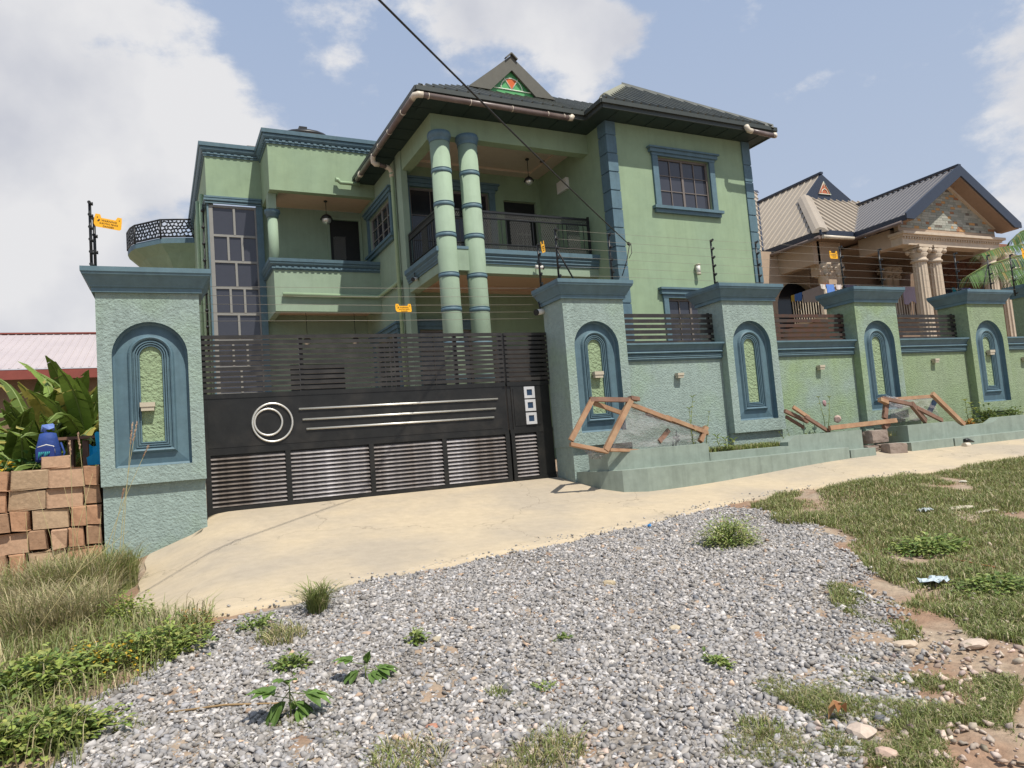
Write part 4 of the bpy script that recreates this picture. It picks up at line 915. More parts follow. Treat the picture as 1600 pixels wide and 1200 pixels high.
# keep the straight chord in view: shift so both measured points lie on it
solo(MB().tube(pts, .012, 6), 'service_cable', M_cable, 'black overhead cable running from the top of the picture down to the house corner', 'cable', base=pts[0])
c2 = aY(984, 380, 13.2); b = MB(); b.beam(c2+np.array([-.05, 0, 0]), c2+np.array([.06, .1, 0]), .05, .05); b.tube([c2, c2+np.array([-.12, 0, -.4]), c2+np.array([-.28, 0, -.75])], .012, 6); b.tube([c2+np.array([.03, 0, 0]), c2+np.array([.03, 0, -.22]), c2+np.array([-.06, 0, -.35])], .008, 6)
solo(b, 'cable_clamp', M_cable, 'clamp and dangling tail where the overhead cable meets the house corner', 'clamp', base=tuple(c2))
# ------------------------------------------------------------ tan house next door
K = thing('house', 'tan single storey neighbour house with taupe and charcoal roofs and a columned portico', 'house', (20, 16, -.5))
ZE2 = 5.83; X0, Y0c, YBk = 18.25, 15.85, 18.3; tk = .74
rb = MB()
# front-facing slope C, left-facing slope B, rear left front slope A
dm = aY(1280, 274, 18.0)
yd = 18.1; A_ = aY(1280, 274, yd); B_ = aY(1251, 308, yd); C_ = aY(1322, 313, yd)
tB = (A_[2]-ZE2)/(A_[0]-X0); tC = .5*((B_[2]+C_[2])/2-ZE2)/(yd-Y0c)*2
zB = (B_[2]+C_[2])/2; xB_ = X0+(zB-ZE2)/tB
yR = YBk+(A_[0]-X0)
corrug(rb, [(X0, Y0c, ZE2), (22.43+1.2, Y0c, ZE2), (22.43+1.2, yd, zB), (xB_, yd, zB)], 0, (1, 0, 0), sp=.30, rib=.05, wr=.07)
corrug(rb, [(X0, Y0c, ZE2), (xB_, yd, zB), (A_[0], yd, A_[2]), (A_[0], yR, A_[2]), (X0, YBk, ZE2)], 0, (0, 1, 0), sp=.30, rib=.03, wr=.05)
tA = (A_[2]-ZE2)/(yR-YBk); yT = 22.0; zT = ZE2+tA*(yT-YBk)
corrug(rb, [(X0-9, YBk, ZE2), (X0, YBk, ZE2), (X0+yT-YBk, yT, zT), (X0-9, yT, zT)], 0, (1, 0, 0), sp=.30, rib=.05, wr=.07)
rf = rb.build('roof', M_taupe, K, recalc=False)
hipcap((X0, Y0c, ZE2+.05), (xB_, yd, zB+.05), .24, mt=M_taupe); hipcap((X0-9, yT, zT+.03), (X0+yT-YBk, yT, zT+.03), .12, mt=M_navyf)
b = MB(); b.beam((X0, YBk, ZE2+.03), (A_[0], yR, A_[2]+.03), .05, .05); b.build('valley', M_navyf, rf)
b = MB(); b.extr([(xB_-.02, zB-.1), (C_[0]+.1, zB-.1), (C_[0]+.1, zB), (A_[0], A_[2]+.02), (xB_-.02, zB)], 'y', yd-.10, yd-.03); b.build('dormer_gable', M_navyf, rf)
b = MB(); b.face([(A_[0], yd-.1, A_[2]), (C_[0]+.15, yd-.1, zB), (C_[0]+.15, yR, zB), (A_[0], yR, A_[2])]); b.build('dormer_roof', M_taupe, rf)
b = MB(); b.beam((A_[0], yd-.12, A_[2]+.05), (A_[0], yR, A_[2]+.05), .12, .08); b.build('dormer_ridge', M_navyf, rf); zb_ = zB; yd = yd-.10
cxg = A_[0]+.03; M_org = mat('gable_red', (.45, .13, .06), .5, var=.05); zg0 = zb_+.12
b = MB(); b.extr([(cxg-.30, zg0), (cxg+.30, zg0), (cxg, zg0+.46)], 'y', yd-.02, yd-.001); b.build('gable_glass', M_org, rf)
b = MB(); b.tube([(cxg+.15*math.cos(a), yd-.03, zg0+.02+.17*math.sin(a)) for a in [math.pi*i/10 for i in range(11)]], .012, 5); b.tube([(cxg-.30, yd-.03, zg0), (cxg+.30, yd-.03, zg0)], .014, 5); b.tube([(cxg, yd-.03, zg0+.2), (cxg, yd-.03, zg0+.42)], .01, 5); b.tube([(cxg-.3, yd-.03, zg0), (cxg, yd-.03, zg0+.46), (cxg+.3, yd-.03, zg0)], .01, 5)
b.build('gable_tracery', M_wl, rf)
# portico roof
PX0, PX1, PY = 19.70, 25.15, 14.0; pz = 5.80; axz = 7.50; axx = (PX0+PX1)/2
b = MB(); corrug(b, [(PX0, PY, pz), (PX0, 18.6, pz), (axx, 18.6, axz), (axx, PY, axz)], 0, (0, 1, 0), sp=.2, rib=.02); corrug(b, [(PX1, PY, pz), (PX1, 18.6, pz), (axx, 18.6, axz), (axx, PY, axz)], 0, (0, 1, 0), sp=.2, rib=.02)
b.build('portico_roof', M_char, K, recalc=False)
b = MB(); wd = .26
b.extr([(PX0-.05, pz-.12), (PX0-.05, pz+.05), (axx, axz+.07), (PX1+.05, pz+.05), (PX1+.05, pz-.12), (PX1-.3, pz-.12), (axx, axz-wd-.03), (PX0+.3, pz-.12)], 'y', PY-.06, PY-.01); b.build('gable_fascia', M_navyf, K)
b = MB(); b.beam((axx, PY-.05, axz+.06), (axx, 18.4, axz+.06), .14, .06); b.build('portico_ridge', M_navyf, K)
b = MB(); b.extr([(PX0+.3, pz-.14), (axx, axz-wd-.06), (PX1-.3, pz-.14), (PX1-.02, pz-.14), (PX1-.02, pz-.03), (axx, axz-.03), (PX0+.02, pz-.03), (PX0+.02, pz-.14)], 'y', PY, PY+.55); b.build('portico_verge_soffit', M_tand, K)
def eave(p, q, y0, mt=M_navyf):
    b = MB(); b.beam((p[0], p[1], y0-.07), (q[0], q[1], y0-.07), .05, .16); b.build('fascia_board', mt, K)
eave((PX0, PY), (PX0, 15.85), pz); eave((X0, Y0c), (PX0, Y0c), ZE2); eave((X0, Y0c), (X0, YBk), ZE2); eave((X0-8, YBk), (X0, YBk), ZE2)
def gut(pts, mt=M_gut):
    b = MB(); b.tube(pts, .06, 8); b.build('gutter', mt, K)
gut([(PX0-.07, PY+.1, pz-.20), (PX0-.07, 15.8, pz-.22)]); gut([(X0, Y0c-.07, pz-.2), (PX0-.1, Y0c-.07, pz-.2)], M_cream); gut([(X0-.07, Y0c, pz-.2), (X0-.07, YBk, pz-.22)]); gut([(X0-8, YBk-.07, pz-.2), (X0-.1, YBk-.07, pz-.2)], M_cream)
# gable wall with stone cladding pieces
gy = PY+.55; g0x, g1x = 20.05, 24.75; gz0 = 5.50; gtop = axz-.30
b = MB(); b.extr([(g0x, gz0), (g1x, gz0), (g1x, pz-.05), (axx, gtop), (g0x, pz-.05)], 'y', gy, gy+.15); b.build('gable_wall', M_tan, K)
b = MB(); rq = random.Random(5); z = gz0+.12
while z < gtop-.12:
    zz = z-gz0; x = g0x+.1+max(0, (z-pz+.05))/(gtop-pz+.05)*(axx-g0x)*.98
    xe = 2*axx-x; x0 = x
    while x < xe-.05:
        w_ = min(rq.uniform(.10, .30), xe-x); r_ = rq.random()
        b.col = (.27, .28, .24) if r_ < .55 else ((.36, .36, .31) if r_ < .88 else ((.46, .26, .11) if r_ < .94 else ((.30, .15, .08) if r_ < .96 else (.14, .12, .10))))
        b.box(x, x+w_-.006, gy-.012-rq.uniform(0, .006), gy, z, z+.074); x += w_
    z += .08
b.build('stone_cladding', M_attr, K, kind='stuff')
b = MB()
for s2 in (-1, 1): b.beam((axx+s2*(axx-g0x-.1), gy-.05, pz+.02), (axx, gy-.05, gtop-.05), .10, .12)
b.build('gable_moulding', M_stonec, K)
b = MB(); b.box(g0x-.05, g1x+.08, gy-.16, gy+.3, 5.30, 5.36); b.box(g0x-.12, g1x+.15, gy-.24, gy+.3, 5.36, 5.44); b.box(g0x, g1x, gy-.09, gy+.3, 5.06, 5.30)
x = g0x+.05
while x < g1x: b.box(x, x+.05, gy-.14, gy-.09, 5.24, 5.299); x += .12
b.build('entablature', M_stonec, K)
b = MB(); b.box(g0x, g0x+.35, gy+.301, 16.0, 5.06, 5.62); b.box(g1x-.35, g1x, gy+.301, 18.0, 5.06, 5.62); b.box(g0x+.35, g1x-.35, gy+.301, 18, 5.55, 5.60); b.build('portico_beam', M_tan, K)
def fluted(u, vt, name='portico_column'):
    c = aY(u, vt, gy+.05); x = c[0]; y = gy+.08; b = MB(); b.lathe(x, y, [(.235, 1.0), (.20, 4.55)], 28, flute=.10); o = b.build(name, M_stonec, K)
    b = MB(); b.lathe(x, y, [(.21, 4.55), (.25, 4.57), (.25, 4.62), (.21, 4.64), (.21, 4.72), (.27, 4.80), (.23, 4.86), (.31, 4.96)], 20); b.box(x-.3, x+.3, y-.28, y+.28, 4.98, 5.06)
    for sx in (-1, 1):
        for sy in (-1, 0, 1): b.sphere((x+sx*.22, y+sy*.2-.02, 4.9), .085, 5)
    b.build('capital', M_stonec, o)
for u in (1433, 1455.5, 1541.5, 1562): fluted(u, 372)
# main walls, recessed veranda with arches
wy = Y0c+.55
def arcwall(x0, x1, z0, z1, ys, holes, name, mt):
    b = MB(); outer = [(x0, z0), (x1, z0), (x1, z1), (x0, z1)]; loops = [[Vector((p[0], p[1], 0)) for p in outer]]
    for (cx_, w_, zb2, zt2_) in holes:
        r = w_/2; loops.append([Vector((cx_-r, zb2, 0)), Vector((cx_+r, zb2, 0))]+[Vector((cx_+r*math.cos(math.pi*i/14), zt2_-r+r*math.sin(math.pi*i/14), 0)) for i in range(15)])
    flat = [p for l_ in loops for p in l_]
    for y in (ys[0], ys[1]):
        for tri in tessellate_polygon(loops): b.mesh([(flat[i].x, y, flat[i].y) for i in tri], [(0, 1, 2)])
    for l_ in loops: b.rings([[(p.x, ys[0], p.y) for p in l_], [(p.x, ys[1], p.y) for p in l_]])
    return b.build(name, mt, K)
ah = aY(1246, 470, 17.6)
arcwall(14.5, 19.85, -.5, 5.7, (17.9, 18.1), [(aY(1247, 470, 17.9)[0], 1.9, 1.0, aY(1247, 440, 17.9)[2])], 'rear_wall', M_tan)
b = MB(); b.box(16.0, 21.0, 18.35, 18.4, .5, 5.0); b.build('dark_window_glass', M_glass, K)
b = MB(); b.box(18.65, 19.70, wy, wy+.35, 4.55, 5.65); b.box(19.0, 19.60, wy, wy+.35, 4.25, 4.55); b.build('pier', M_tan, K)
b = MB(); b.box(18.45, 18.75, wy, YBk, 4.9, 5.65); b.build('veranda_beam', M_tan, K)
b = MB(); b.box(14.5, 18.2, YBk+.3, YBk+.5, -.5, 5.7); b.build('brown_side_wall', mat('red_brown_stone', (.20, .085, .05), .8, bump=[('v', 9, .8, .03)], c2=(.28, .14, .09), ns=9, var=.2), K)
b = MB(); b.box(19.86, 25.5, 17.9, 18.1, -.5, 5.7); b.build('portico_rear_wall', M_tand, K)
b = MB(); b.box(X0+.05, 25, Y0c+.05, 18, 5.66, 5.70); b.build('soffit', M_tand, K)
b = MB(); b.box(25.3, 25.9, 14.8, 19, -.5, 5.4); b.build('side_wall', mat('red_brown_stone', (.2, .1, .06)), K)
def carved(u, v, y, zt_c, r=.17, name='veranda_column'):
    x = aY(u, v, y)[0]; b = MB(); b.lathe(x, y, [(r*.95, .8), (r*.95, zt_c-.75)], 14); o = b.build(name, M_stonec, K)
    b = MB(); b.lathe(x, y, [(r*1.1, zt_c-.76), (r*1.15, zt_c-.72), (r*1.1, zt_c-.68)], 14); b.build('red_ring', mat('red_ring', (.42, .14, .06), .6), o)
    b = MB(); b.lathe(x, y, [(r*.9, zt_c-.68), (r*1.0, zt_c-.4), (r*1.7, zt_c-.05), (r*1.8, zt_c)], 14)
    for k in range(8): a = k*math.pi/4; b.sphere((x+r*1.45*math.cos(a), y+r*1.45*math.sin(a), zt_c-.14), .07, 4); b.sphere((x+r*1.2*math.cos(a+.4), y+r*1.2*math.sin(a+.4), zt_c-.35), .06, 4)
    b.build('capital', M_stonec, o)
z_c = aY(1290, 414, wy+.15)[2]
carved(1286, 430, wy+.15, z_c); carved(1305, 430, wy+.15, z_c-.02)
for u in (1385, 1396): carved(u, 430, 17.5, z_c+.25)
for u in (1478, 1494): carved(u, 430, 17.3, z_c+.35)
# veranda balustrade and washing
rz = 3.72; p0, p1, p2 = aZ(1236, 463, 0), None, None
V0 = np.array([aY(1238, 465, 17.3)[0], 17.3]); V1 = np.array([aY(1288, 447, 15.75)[0], 15.75]); V2 = np.array([25.0, 15.75])
zr0 = aY(1288, 447, 15.75)[2]
b = MB(); b.beam((V0[0], V0[1], zr0), (V1[0], V1[1], zr0), .05, .06); b.beam((V1[0], V1[1], zr0), (V2[0], V2[1], zr0), .05, .06); b.beam((V0[0], V0[1], zr0-.95), (V1[0], V1[1], zr0-.95), .1, .1); b.beam((V1[0], V1[1], zr0-.95), (V2[0], V2[1], zr0-.95), .1, .1)
vr = b.build('veranda_railing', M_stonec, K)
for A2, B2 in ((V0, V1), (V1, V2)):
    L2 = np.linalg.norm(B2-A2); n_ = int(L2/.12)
    for i in range(n_):
        p = A2+(B2-A2)*i/n_; b = MB(); b.box(p[0]-.011, p[0]+.011, p[1]-.011, p[1]+.011, zr0-.9, zr0-.03); b.build('baluster', M_cream, vr)
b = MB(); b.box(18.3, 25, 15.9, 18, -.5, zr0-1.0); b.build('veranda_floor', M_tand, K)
def cloth(name, t0, w, h, col, A2, B2, label, dz=0):
    L2 = np.linalg.norm(B2-A2); d = (B2-A2)/L2; p = A2+d*t0; nrm = np.array([-d[1], d[0]]); 
    if nrm@p > 0: nrm = -nrm
    q = random.Random(hash(label) % 999 if False else int(t0*100)); b = MB(); nx_ = 8; nz_ = 5; lp = []
    for j in range(nz_+1):
        row = []
        for i in range(nx_+1):
            s = w*i/nx_; k = .05+.018*math.sin(s*30+j*.4+t0)+.01*math.sin(s*61); hh_ = h*(1-.12*math.sin(i*.9+t0))
            pp = p+d*s+nrm*k; row.append((pp[0], pp[1], zr0+.045+dz-hh_*j/nz_))
        lp.append(row)
    b.rings(lp, close=False, sm=True); bb = [[(x-nrm[0]*.012, y-nrm[1]*.012, z) for x, y, z in r_] for r_ in lp]; b.rings(bb, close=False, sm=True)
    b.rings([lp[0], bb[0]], close=False); b.rings([lp[-1], bb[-1]], close=False)
    m_ = mat('cloth_%d%d%d' % tuple(int(c*99) for c in col), col, .9, var=.08); solo(b, name, m_, label, 'laundry', base=(p[0], p[1], zr0-h), group='washing hung on the veranda rail', recalc=False)
Lr = float(np.linalg.norm(V1-V0))
cloth('cloth', .02, .16, .22, (.35, .25, .05), V0, V1, 'mustard cloth at the far left end of the tan house rail')
cloth('cloth', .20, .35, .25, (.05, .13, .38), V0, V1, 'dark blue cloth next to the mustard one on the rail')
cloth('cloth', .62, .95, .42, (.27, .24, .25), V0, V1, 'grey shirt on the left half of the tan house rail')
cloth('cloth', -.22, .20, .14, (.6, .55, .5), V1, V2, 'small cream cloth by the twin carved columns')
cloth('cloth', .02, .36, .30, (.12, .25, .62), V1, V2, 'bright blue shorts just left of the second right pillar cap')
cloth('cloth', .42, .22, .14, (.62, .55, .52), V1, V2, 'white cloth right of the bright blue shorts')
cloth('cloth', .75, .6, .12, (.03, .025, .05), V1, V2, 'black cloth over the rail behind the pillar cap')
q_ = float(aY(1408, 445, 15.75)[0]-V1[0])
cloth('cloth', q_, .62, .55, (.38, .33, .42), V1, V2, 'large lilac cloth hanging left of the fluted columns')
q_ = float(aY(1477, 452, 15.7)[0]-V1[0])
cloth('cloth', q_, .35, .2, (.01, .012, .02), V1, V2, 'black garment right of the fluted columns'); cloth('cloth', q_+.36, .2, .18, (.01, .19, .25), V1, V2, 'turquoise cloth beside the black garment')
cloth('cloth', q_+.62, .16, .17, (.6, .6, .65), V1, V2, 'little white cloth between turquoise and violet ones'); cloth('cloth', q_+.8, .55, .16, (.14, .16, .42), V1, V2, 'violet blue sheet at the right end of the rail')
# rear wing behind the portico, right
b = MB(); corrug(b, [(23.5, 17.4, 5.55), (32, 17.4, 5.55), (32, 21, 8.0), (23.5, 21, 8.0)], 0, (1, 0, 0), sp=.2); 
# seen between the column pairs
rw0 = aY(1492, 395, 20); rw1 = aY(1535, 385, 20)
# ------------------------------------------------------------ shed with pale roof far left
s0 = aY(0, 577, 20); s1 = aY(0, 523, 24); t = thing('shed', 'low building with pale pinkish metal roof and red fascia at the far left', 'building', (-6, 20, -.8))
b = MB(); corrug(b, [(-16, 20, s0[2]), (-1.2, 20, s0[2]), (-1.2, 24, s1[2]), (-16, 24, s1[2])], 0, (1, 0, 0), sp=.18, rib=.012, wr=.06); b.build('roof', M_shed, t, recalc=False)
b = MB(); b.beam((-16, 24, s1[2]+.02), (-1.2, 24, s1[2]+.02), .2, .04); b.build('ridge_flashing', M_red, t); b = MB(); b.box(-16, -1.2, 20.02, 20.06, s0[2]-.25, s0[2]-.02); b.build('fascia_board', M_red, t)
b = MB(); b.box(-15.5, -1.4, 20.6, 23.5, -1.2, s0[2]-.05); b.build('wall', mat('shed_wall', (.24, .17, .11), .9, c2=(.17, .11, .07), ns=2), t)
# ------------------------------------------------------------ stacked clay block wall (left)
t = thing('block_wall', 'dry stacked wall of sandy clay blocks at the left edge, against the first pillar', 'wall', (-1.6, 9.5, -1.1))
rq = random.Random(9); bms = []
def blk(w, d, h, seed):
    q = random.Random(seed); bm = bmesh.new(); bmesh.ops.create_cube(bm, size=1); bmesh.ops.bevel(bm, geom=bm.edges, offset=.028, segments=1, affect='EDGES')
    me = bpy.data.meshes.new('brick')
    for v in bm.verts: v.co = Vector((v.co.x*w+q.uniform(-.012, .012), v.co.y*d+q.uniform(-.018, .018), v.co.z*h+q.uniform(-.012, .012)))
    bm.to_mesh(me); bm.free(); at = me.color_attributes.new('Col', 'FLOAT_COLOR', 'CORNER'); c = q.choice([(.38, .215, .125), (.31, .19, .115), (.41, .265, .17), (.38, .17, .10), (.38, .27, .17)]); arr = [c[0], c[1], c[2], 1.]*len(me.loops); at.data.foreach_set('color', arr); me.materials.append(M_brick); return me
long_ = [blk(.34, .17, .205, i) for i in range(4)]; short_ = [blk(.15, .36, .205, 20+i) for i in range(5)]
z = -1.43; row = 0
while z < -.05:
    x = -.885; 
    if row % 2: pat = ['l', 's', 's', 's', 's', 'l', 's', 's', 's', 'l', 's', 's', 's', 'l', 's', 's', 'l', 'l', 'l']
    else: pat = ['s', 's', 'l', 's', 's', 's', 's', 'l', 's', 's', 's', 'l', 's', 's', 'l', 'l']
    rq.shuffle(pat)
    while x > -4.2:
        k = pat.pop() if pat else 'l'; w = .34 if k == 'l' else .15
        me = rq.choice(long_ if k == 'l' else short_); o = bpy.data.objects.new('brick', me); COL.objects.link(o); o.parent = t
        top = z+.17 > 0
        o.location = (x-w/2+1.6, (9.48 if k == 'l' else 9.56)-9.5+rq.uniform(-.025, .015), z+.105+1.1); o.rotation_euler = (rq.uniform(-.03, .03), rq.uniform(-.045, .045), rq.uniform(-.09, .09))
        x -= w+rq.uniform(.004, .035)
    z += .222; row += 1
ztop = z
me = blk(.27, .17, .12, 77); o = bpy.data.objects.new('brick', me); COL.objects.link(o); o.parent = t; o.location = (-1.33+1.6, .0, ztop+.06+1.1); o.rotation_euler = (0, 0, .1)
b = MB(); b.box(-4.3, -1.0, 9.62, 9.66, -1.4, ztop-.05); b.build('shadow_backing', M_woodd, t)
# school bags on the rough bench behind the wall
def bag(c, label):
    t = thing('backpack', label, 'bag', c); x, y, z = c; bl = mat('royal_blue', (.018, .05, .21), .7, var=.25, bump=[('n', 12, .6, .02)])
    b = MB(); sec = []
    for h, w, d in ((0, .115, .065), (.02, .135, .08), (.15, .13, .09), (.27, .10, .075), (.335, .085, .05), (.35, .03, .02)):
        sec.append([(x+w*math.cos(a)*(1 if abs(math.cos(a)) < .7 else 1), y+d*math.sin(a), z+h) for a in [2*math.pi*i/16 for i in range(16)]])
    b.rings(sec, cap=True, sm=True); b.face(sec[0]); b.build('bag_body', bl, t)
    b = MB(); b.box(x-.10, x+.08, y-.125, y-.085, z+.03, z+.17); b.build('front_pocket', mat('bag_blue_dark', (.015, .035, .18), .6), t)
    b = MB(); b.tube([(x-.09, y-.12, z+.175), (x-.0, y-.128, z+.20), (x+.07, y-.12, z+.18), (x+.085, y-.115, z+.10)], .006, 5); b.build('zip_piping', M_white, t)
    b = MB(); b.rings([[(x-.04, y, z+.35), (x-.05, y-.03, z+.42), (x+.0, y-.03, z+.44), (x+.07, y-.02, z+.44)], [(x-.0, y-.0, z+.35), (x-.02, y-.03, z+.38), (x+.02, y-.05, z+.38), (x+.07, y-.03, z+.40)]], close=False); b.tube([(x-.06, y, z+.36), (x-.05, y, z+.43), (x+.05, y, z+.44), (x+.06, y, z+.37)], .014, 6); b.build('top_handle', mat('bag_blue_light', (.12, .2, .5), .6), t)
    b = MB(); b.tube([(x+.13, y-.02, z+.22), (x+.17, y-.05, z+.1), (x+.13, y-.04, z-.02)], .012, 5); b.build('strap', bl, t)
    b = MB(); 
    for i in range(6): b.tube([(x-.08+.02*i, y-.128, z+.04+.02*(i % 3)), (x-.07+.02*i, y-.128, z+.12)], .007, 5)
    b.build('printed_squiggle', mat('bag_teal', (.02, .25, .25), .6), t)
c = aY(76, 722, 10.0); bag(tuple(c), 'royal blue school backpack standing on the block wall in front of banana plants')
c = aY(150, 722, 9.9); x, y, z = c; b = MB(); m_c = mat('cyan_fabric', (.0, .34, .62), .6, var=.12)
b.rings([[(x-.06+.20*i/6, y-.05+.03*math.sin(i), z+h+.02*math.sin(i*2+h*9)) for i in range(7)] for h in (0, .1, .2)], close=False)
b.extr([(x-.08, z-.03), (x+.2, z-.03), (x+.2, z+.33), (x+.02, z+.36), (x+.0, z+.34), (x+.02, z+.12), (x-.09, z+.06)], 'y', y-.06, y+.08)
solo(b, 'blue_cloth_bag', m_c, 'bright cyan fabric bag half hidden behind the left pillar', 'bag', base=(x, y, z))
t = thing('bench', 'rough dark timber bench behind the block wall between the two bags', 'bench', (-1.3, 10.3, -1.1))
zt3 = aY(115, 682, 10.3)[2]; xl = aY(88, 682, 10.3)[0]
for k in range(2): MB().box(xl, -.8, 10.22+k*.13, 10.34+k*.13, zt3-.04, zt3-.005).build('plank', M_woodd, t)
for x in (xl+.12, -1.15): MB().box(x, x+.06, 10.24, 10.44, -1.1, zt3-.041).build('leg', M_woodd, t)
# ------------------------------------------------------------ foliage helpers
def leaf(mb, p, d, L, w, droop=.3, up=(0, 0, 1), segs=2, fold=.15):
    p = Vector(p); d = Vector(d).normalized(); up = Vector(up); s_ = d.cross(up)
    if s_.length < .01: s_ = Vector((1, 0, 0))
    s_.normalize(); n_ = s_.cross(d).normalized()
    if n_.z < 0: n_ = -n_
    L1 = p+d*L*.35+n_*L*.04; L2 = p+d*L*.7-Vector((0, 0, droop*L*.25)); T_ = p+d*L-Vector((0, 0, droop*L*.7))
    wa, wb = w*.5, w*.42; f = n_*fold*w
    vs = [p, L1-s_*wa+f, L1, L1+s_*wa+f, L2-s_*wb+f, L2, L2+s_*wb+f, T_]
    mb.mesh(vs, [(0, 2, 1), (0, 3, 2), (1, 2, 5, 4), (2, 3, 6, 5), (4, 5, 7), (5, 6, 7)])
def shade(c, k): return tuple(max(0, a*k) for a in c)
def banana(x, y, zb, h, n, seed, label, lean=0):
    q = random.Random(seed); t = thing('banana_plant', label, 'plant', (x, y, zb), group='banana plants behind the block wall')
    b = MB(); b.tube([(x, y, zb), (x+lean*.3, y, zb+h*.3), (x+lean*.5, y, zb+h*.6)], [.10, .08, .05], 10); b.build('stem', mat('banana_stem', (.22, .2, .08), .7, c2=(.14, .09, .05), ns=4), t)
    for k in range(n):
        a = q.uniform(0, 2*math.pi); L = h*q.uniform(.36, .56); w = q.uniform(.19, .30); el = q.uniform(.25, 1.45); b = MB()
        g_ = q.uniform(.6, 1.45); b.col = shade((.135, .20, .035), g_) if q.random() > .2 else (.36, .32, .08); p = Vector((x+lean*.5, y, zb+h*q.uniform(.45, .62))); dh = Vector((math.cos(a), math.sin(a), 0)); pts = []; ng = 9
        for i in range(ng+1):
            s = i/ng; e = el-s*s*q.uniform(1.2, 1.6)*(.6 if el > 1.1 else 1.15); p = p+(dh*math.cos(e)+Vector((0, 0, math.sin(e))))*L/ng; pts.append(p.copy())
        sd_ = dh.cross(Vector((0, 0, 1)))
        mid = b.col
        for i in range(1, ng):
            w0 = w*math.sin(math.pi*min(1, (i+.15)/ng))**.6*.5; w1 = w*max(.04, math.sin(math.pi*min(.99, (i+1.15)/ng)))**.6*.5
            for sg in (-1, 1):
                dr = Vector((0, 0, -.35)); tear = q.random() < .25
                A, B = pts[i], pts[i+1]*(.86 if tear else 1)+pts[i]*(.14 if tear else 0); b.col = shade(mid, q.uniform(.85, 1.15)); b.face([A, B, B+sd_*sg*w1+dr*w1+Vector((0, 0, q.uniform(-.02, .02))), A+sd_*sg*w0+dr*w0])
        b.col = (.25, .33, .10); b.tube(pts, [.016]+[.012]*(ng-1)+[.003], 5)
        b.build('leaf', M_leaf, t, recalc=False)
bn = [(20, 11.4, 2.0, 7, 'banana plant at the very left edge, brown stem showing', 0), (52, 12.0, 2.2, 8, 'banana plant second from the left edge', 0), (82, 11.6, 2.15, 9, 'banana plant behind the blue backpack', .1), (112, 12.2, 2.45, 9, 'tallest banana plant with upright broad leaves', 0),
      (138, 11.5, 2.1, 8, 'banana plant over the timber bench', 0), (160, 12.4, 2.1, 7, 'banana plant half behind the left pillar', .1), (-20, 12.5, 2.2, 7, 'banana plant whose leaves enter at the left edge', .2), (66, 13.2, 2.35, 8, 'banana plant at the back in front of the shed wall', 0), (35, 10.9, 1.55, 9, 'low young banana plant left of the blue backpack', 0), (100, 10.8, 1.6, 9, 'low young banana plant between the backpack and the bench', 0), (2, 12.8, 2.2, 8, 'banana plant against the shed at the left edge', 0), (125, 13.0, 2.2, 8, 'banana plant at the back right of the tallest one', 0)]
for i, (u, y, h, n, lab, ln) in enumerate(bn): n += 10; x = float(aY(u, 700, y)[0]); banana(x, y, float(G(x, y)), h+.12, n, 30+i, lab, ln)
def bush(name, c, rx, ry, rz, n, cols, lw, label, seed, cat='plant', group=None, stems=6, ll=1.6, flat=.5, droop=.3):
    q = random.Random(seed); t = thing(name, label, cat, c, group=group); b = MB()
    for i in range(n):
        while True:
            v = Vector((q.uniform(-1, 1), q.uniform(-1, 1), q.uniform(0, 1)))
            if v.length < 1 and v.length > .25: break
        k = .75+.5*q.random(); k *= .65+.35*abs(math.sin(v.x*5+seed)*math.cos(v.y*4+v.z*5)); p = (c[0]+v.x*rx*k, c[1]+v.y*ry*k, c[2]+v.z*rz*k); b.col = shade(q.choice(cols), q.uniform(.7, 1.25))
        d = Vector((v.x+q.uniform(-.7, .7), v.y+q.uniform(-.7, .7), q.uniform(-.2, .9)*flat+.1)); leaf(b, p, d, lw*ll*q.uniform(.7, 1.3), lw*q.uniform(.7, 1.2), droop)
    b.build('foliage', M_leaf, t, recalc=False)
    b = MB()
    for i in range(stems):
        a = q.uniform(0, 6.28); b.tube([c, (c[0]+rx*.4*math.cos(a), c[1]+ry*.4*math.sin(a), c[2]+rz*.5), (c[0]+rx*.75*math.cos(a), c[1]+ry*.75*math.sin(a), c[2]+rz*.85)], [.008, .006, .003], 4)
    b.build('stems', mat('green_stem', (.16, .20, .06), .7), t)
    return t
GR = [(.13, .19, .045), (.18, .23, .06), (.095, .145, .035), (.24, .27, .08)]; YG = [(.22, .27, .06), (.28, .29, .08), (.16, .22, .05)]
c = aY(25, 740, 10.6); bush('shrub', (float(c[0]), 10.4, -.35), .75, .4, .72, 1300, [(.04, .10, .025), (.06, .14, .03), (.05, .12, .05)], .07, 'dense dark green shrub above the block wall at the left edge', 3)
c = aY(75, 640, 12.8); bush('undergrowth', (float(c[0]), 12.9, -.9), 2.3, .5, 1.75, 1300, [(.07, .12, .03), (.11, .17, .035), (.16, .21, .05)], .15, 'dense leafy mass filling the garden behind the banana plants', 8, droop=.8)
c = aY(5, 700, 10.2); bush('shrub', (float(c[0])-.1, 10.2, -.15), .22, .25, .5, 260, [(.5, .33, .02), (.42, .25, .02)], .05, 'yellow leaved shrub clipped by the left edge', 4)
c = aY(125, 700, 11.2); bush('shrub', (float(c[0]), 11.0, -.9), 1.2, .4, 1.35, 1500, [(.05, .09, .025), (.08, .13, .03), (.14, .10, .05)], .08, 'dark undergrowth behind the timber bench', 6)
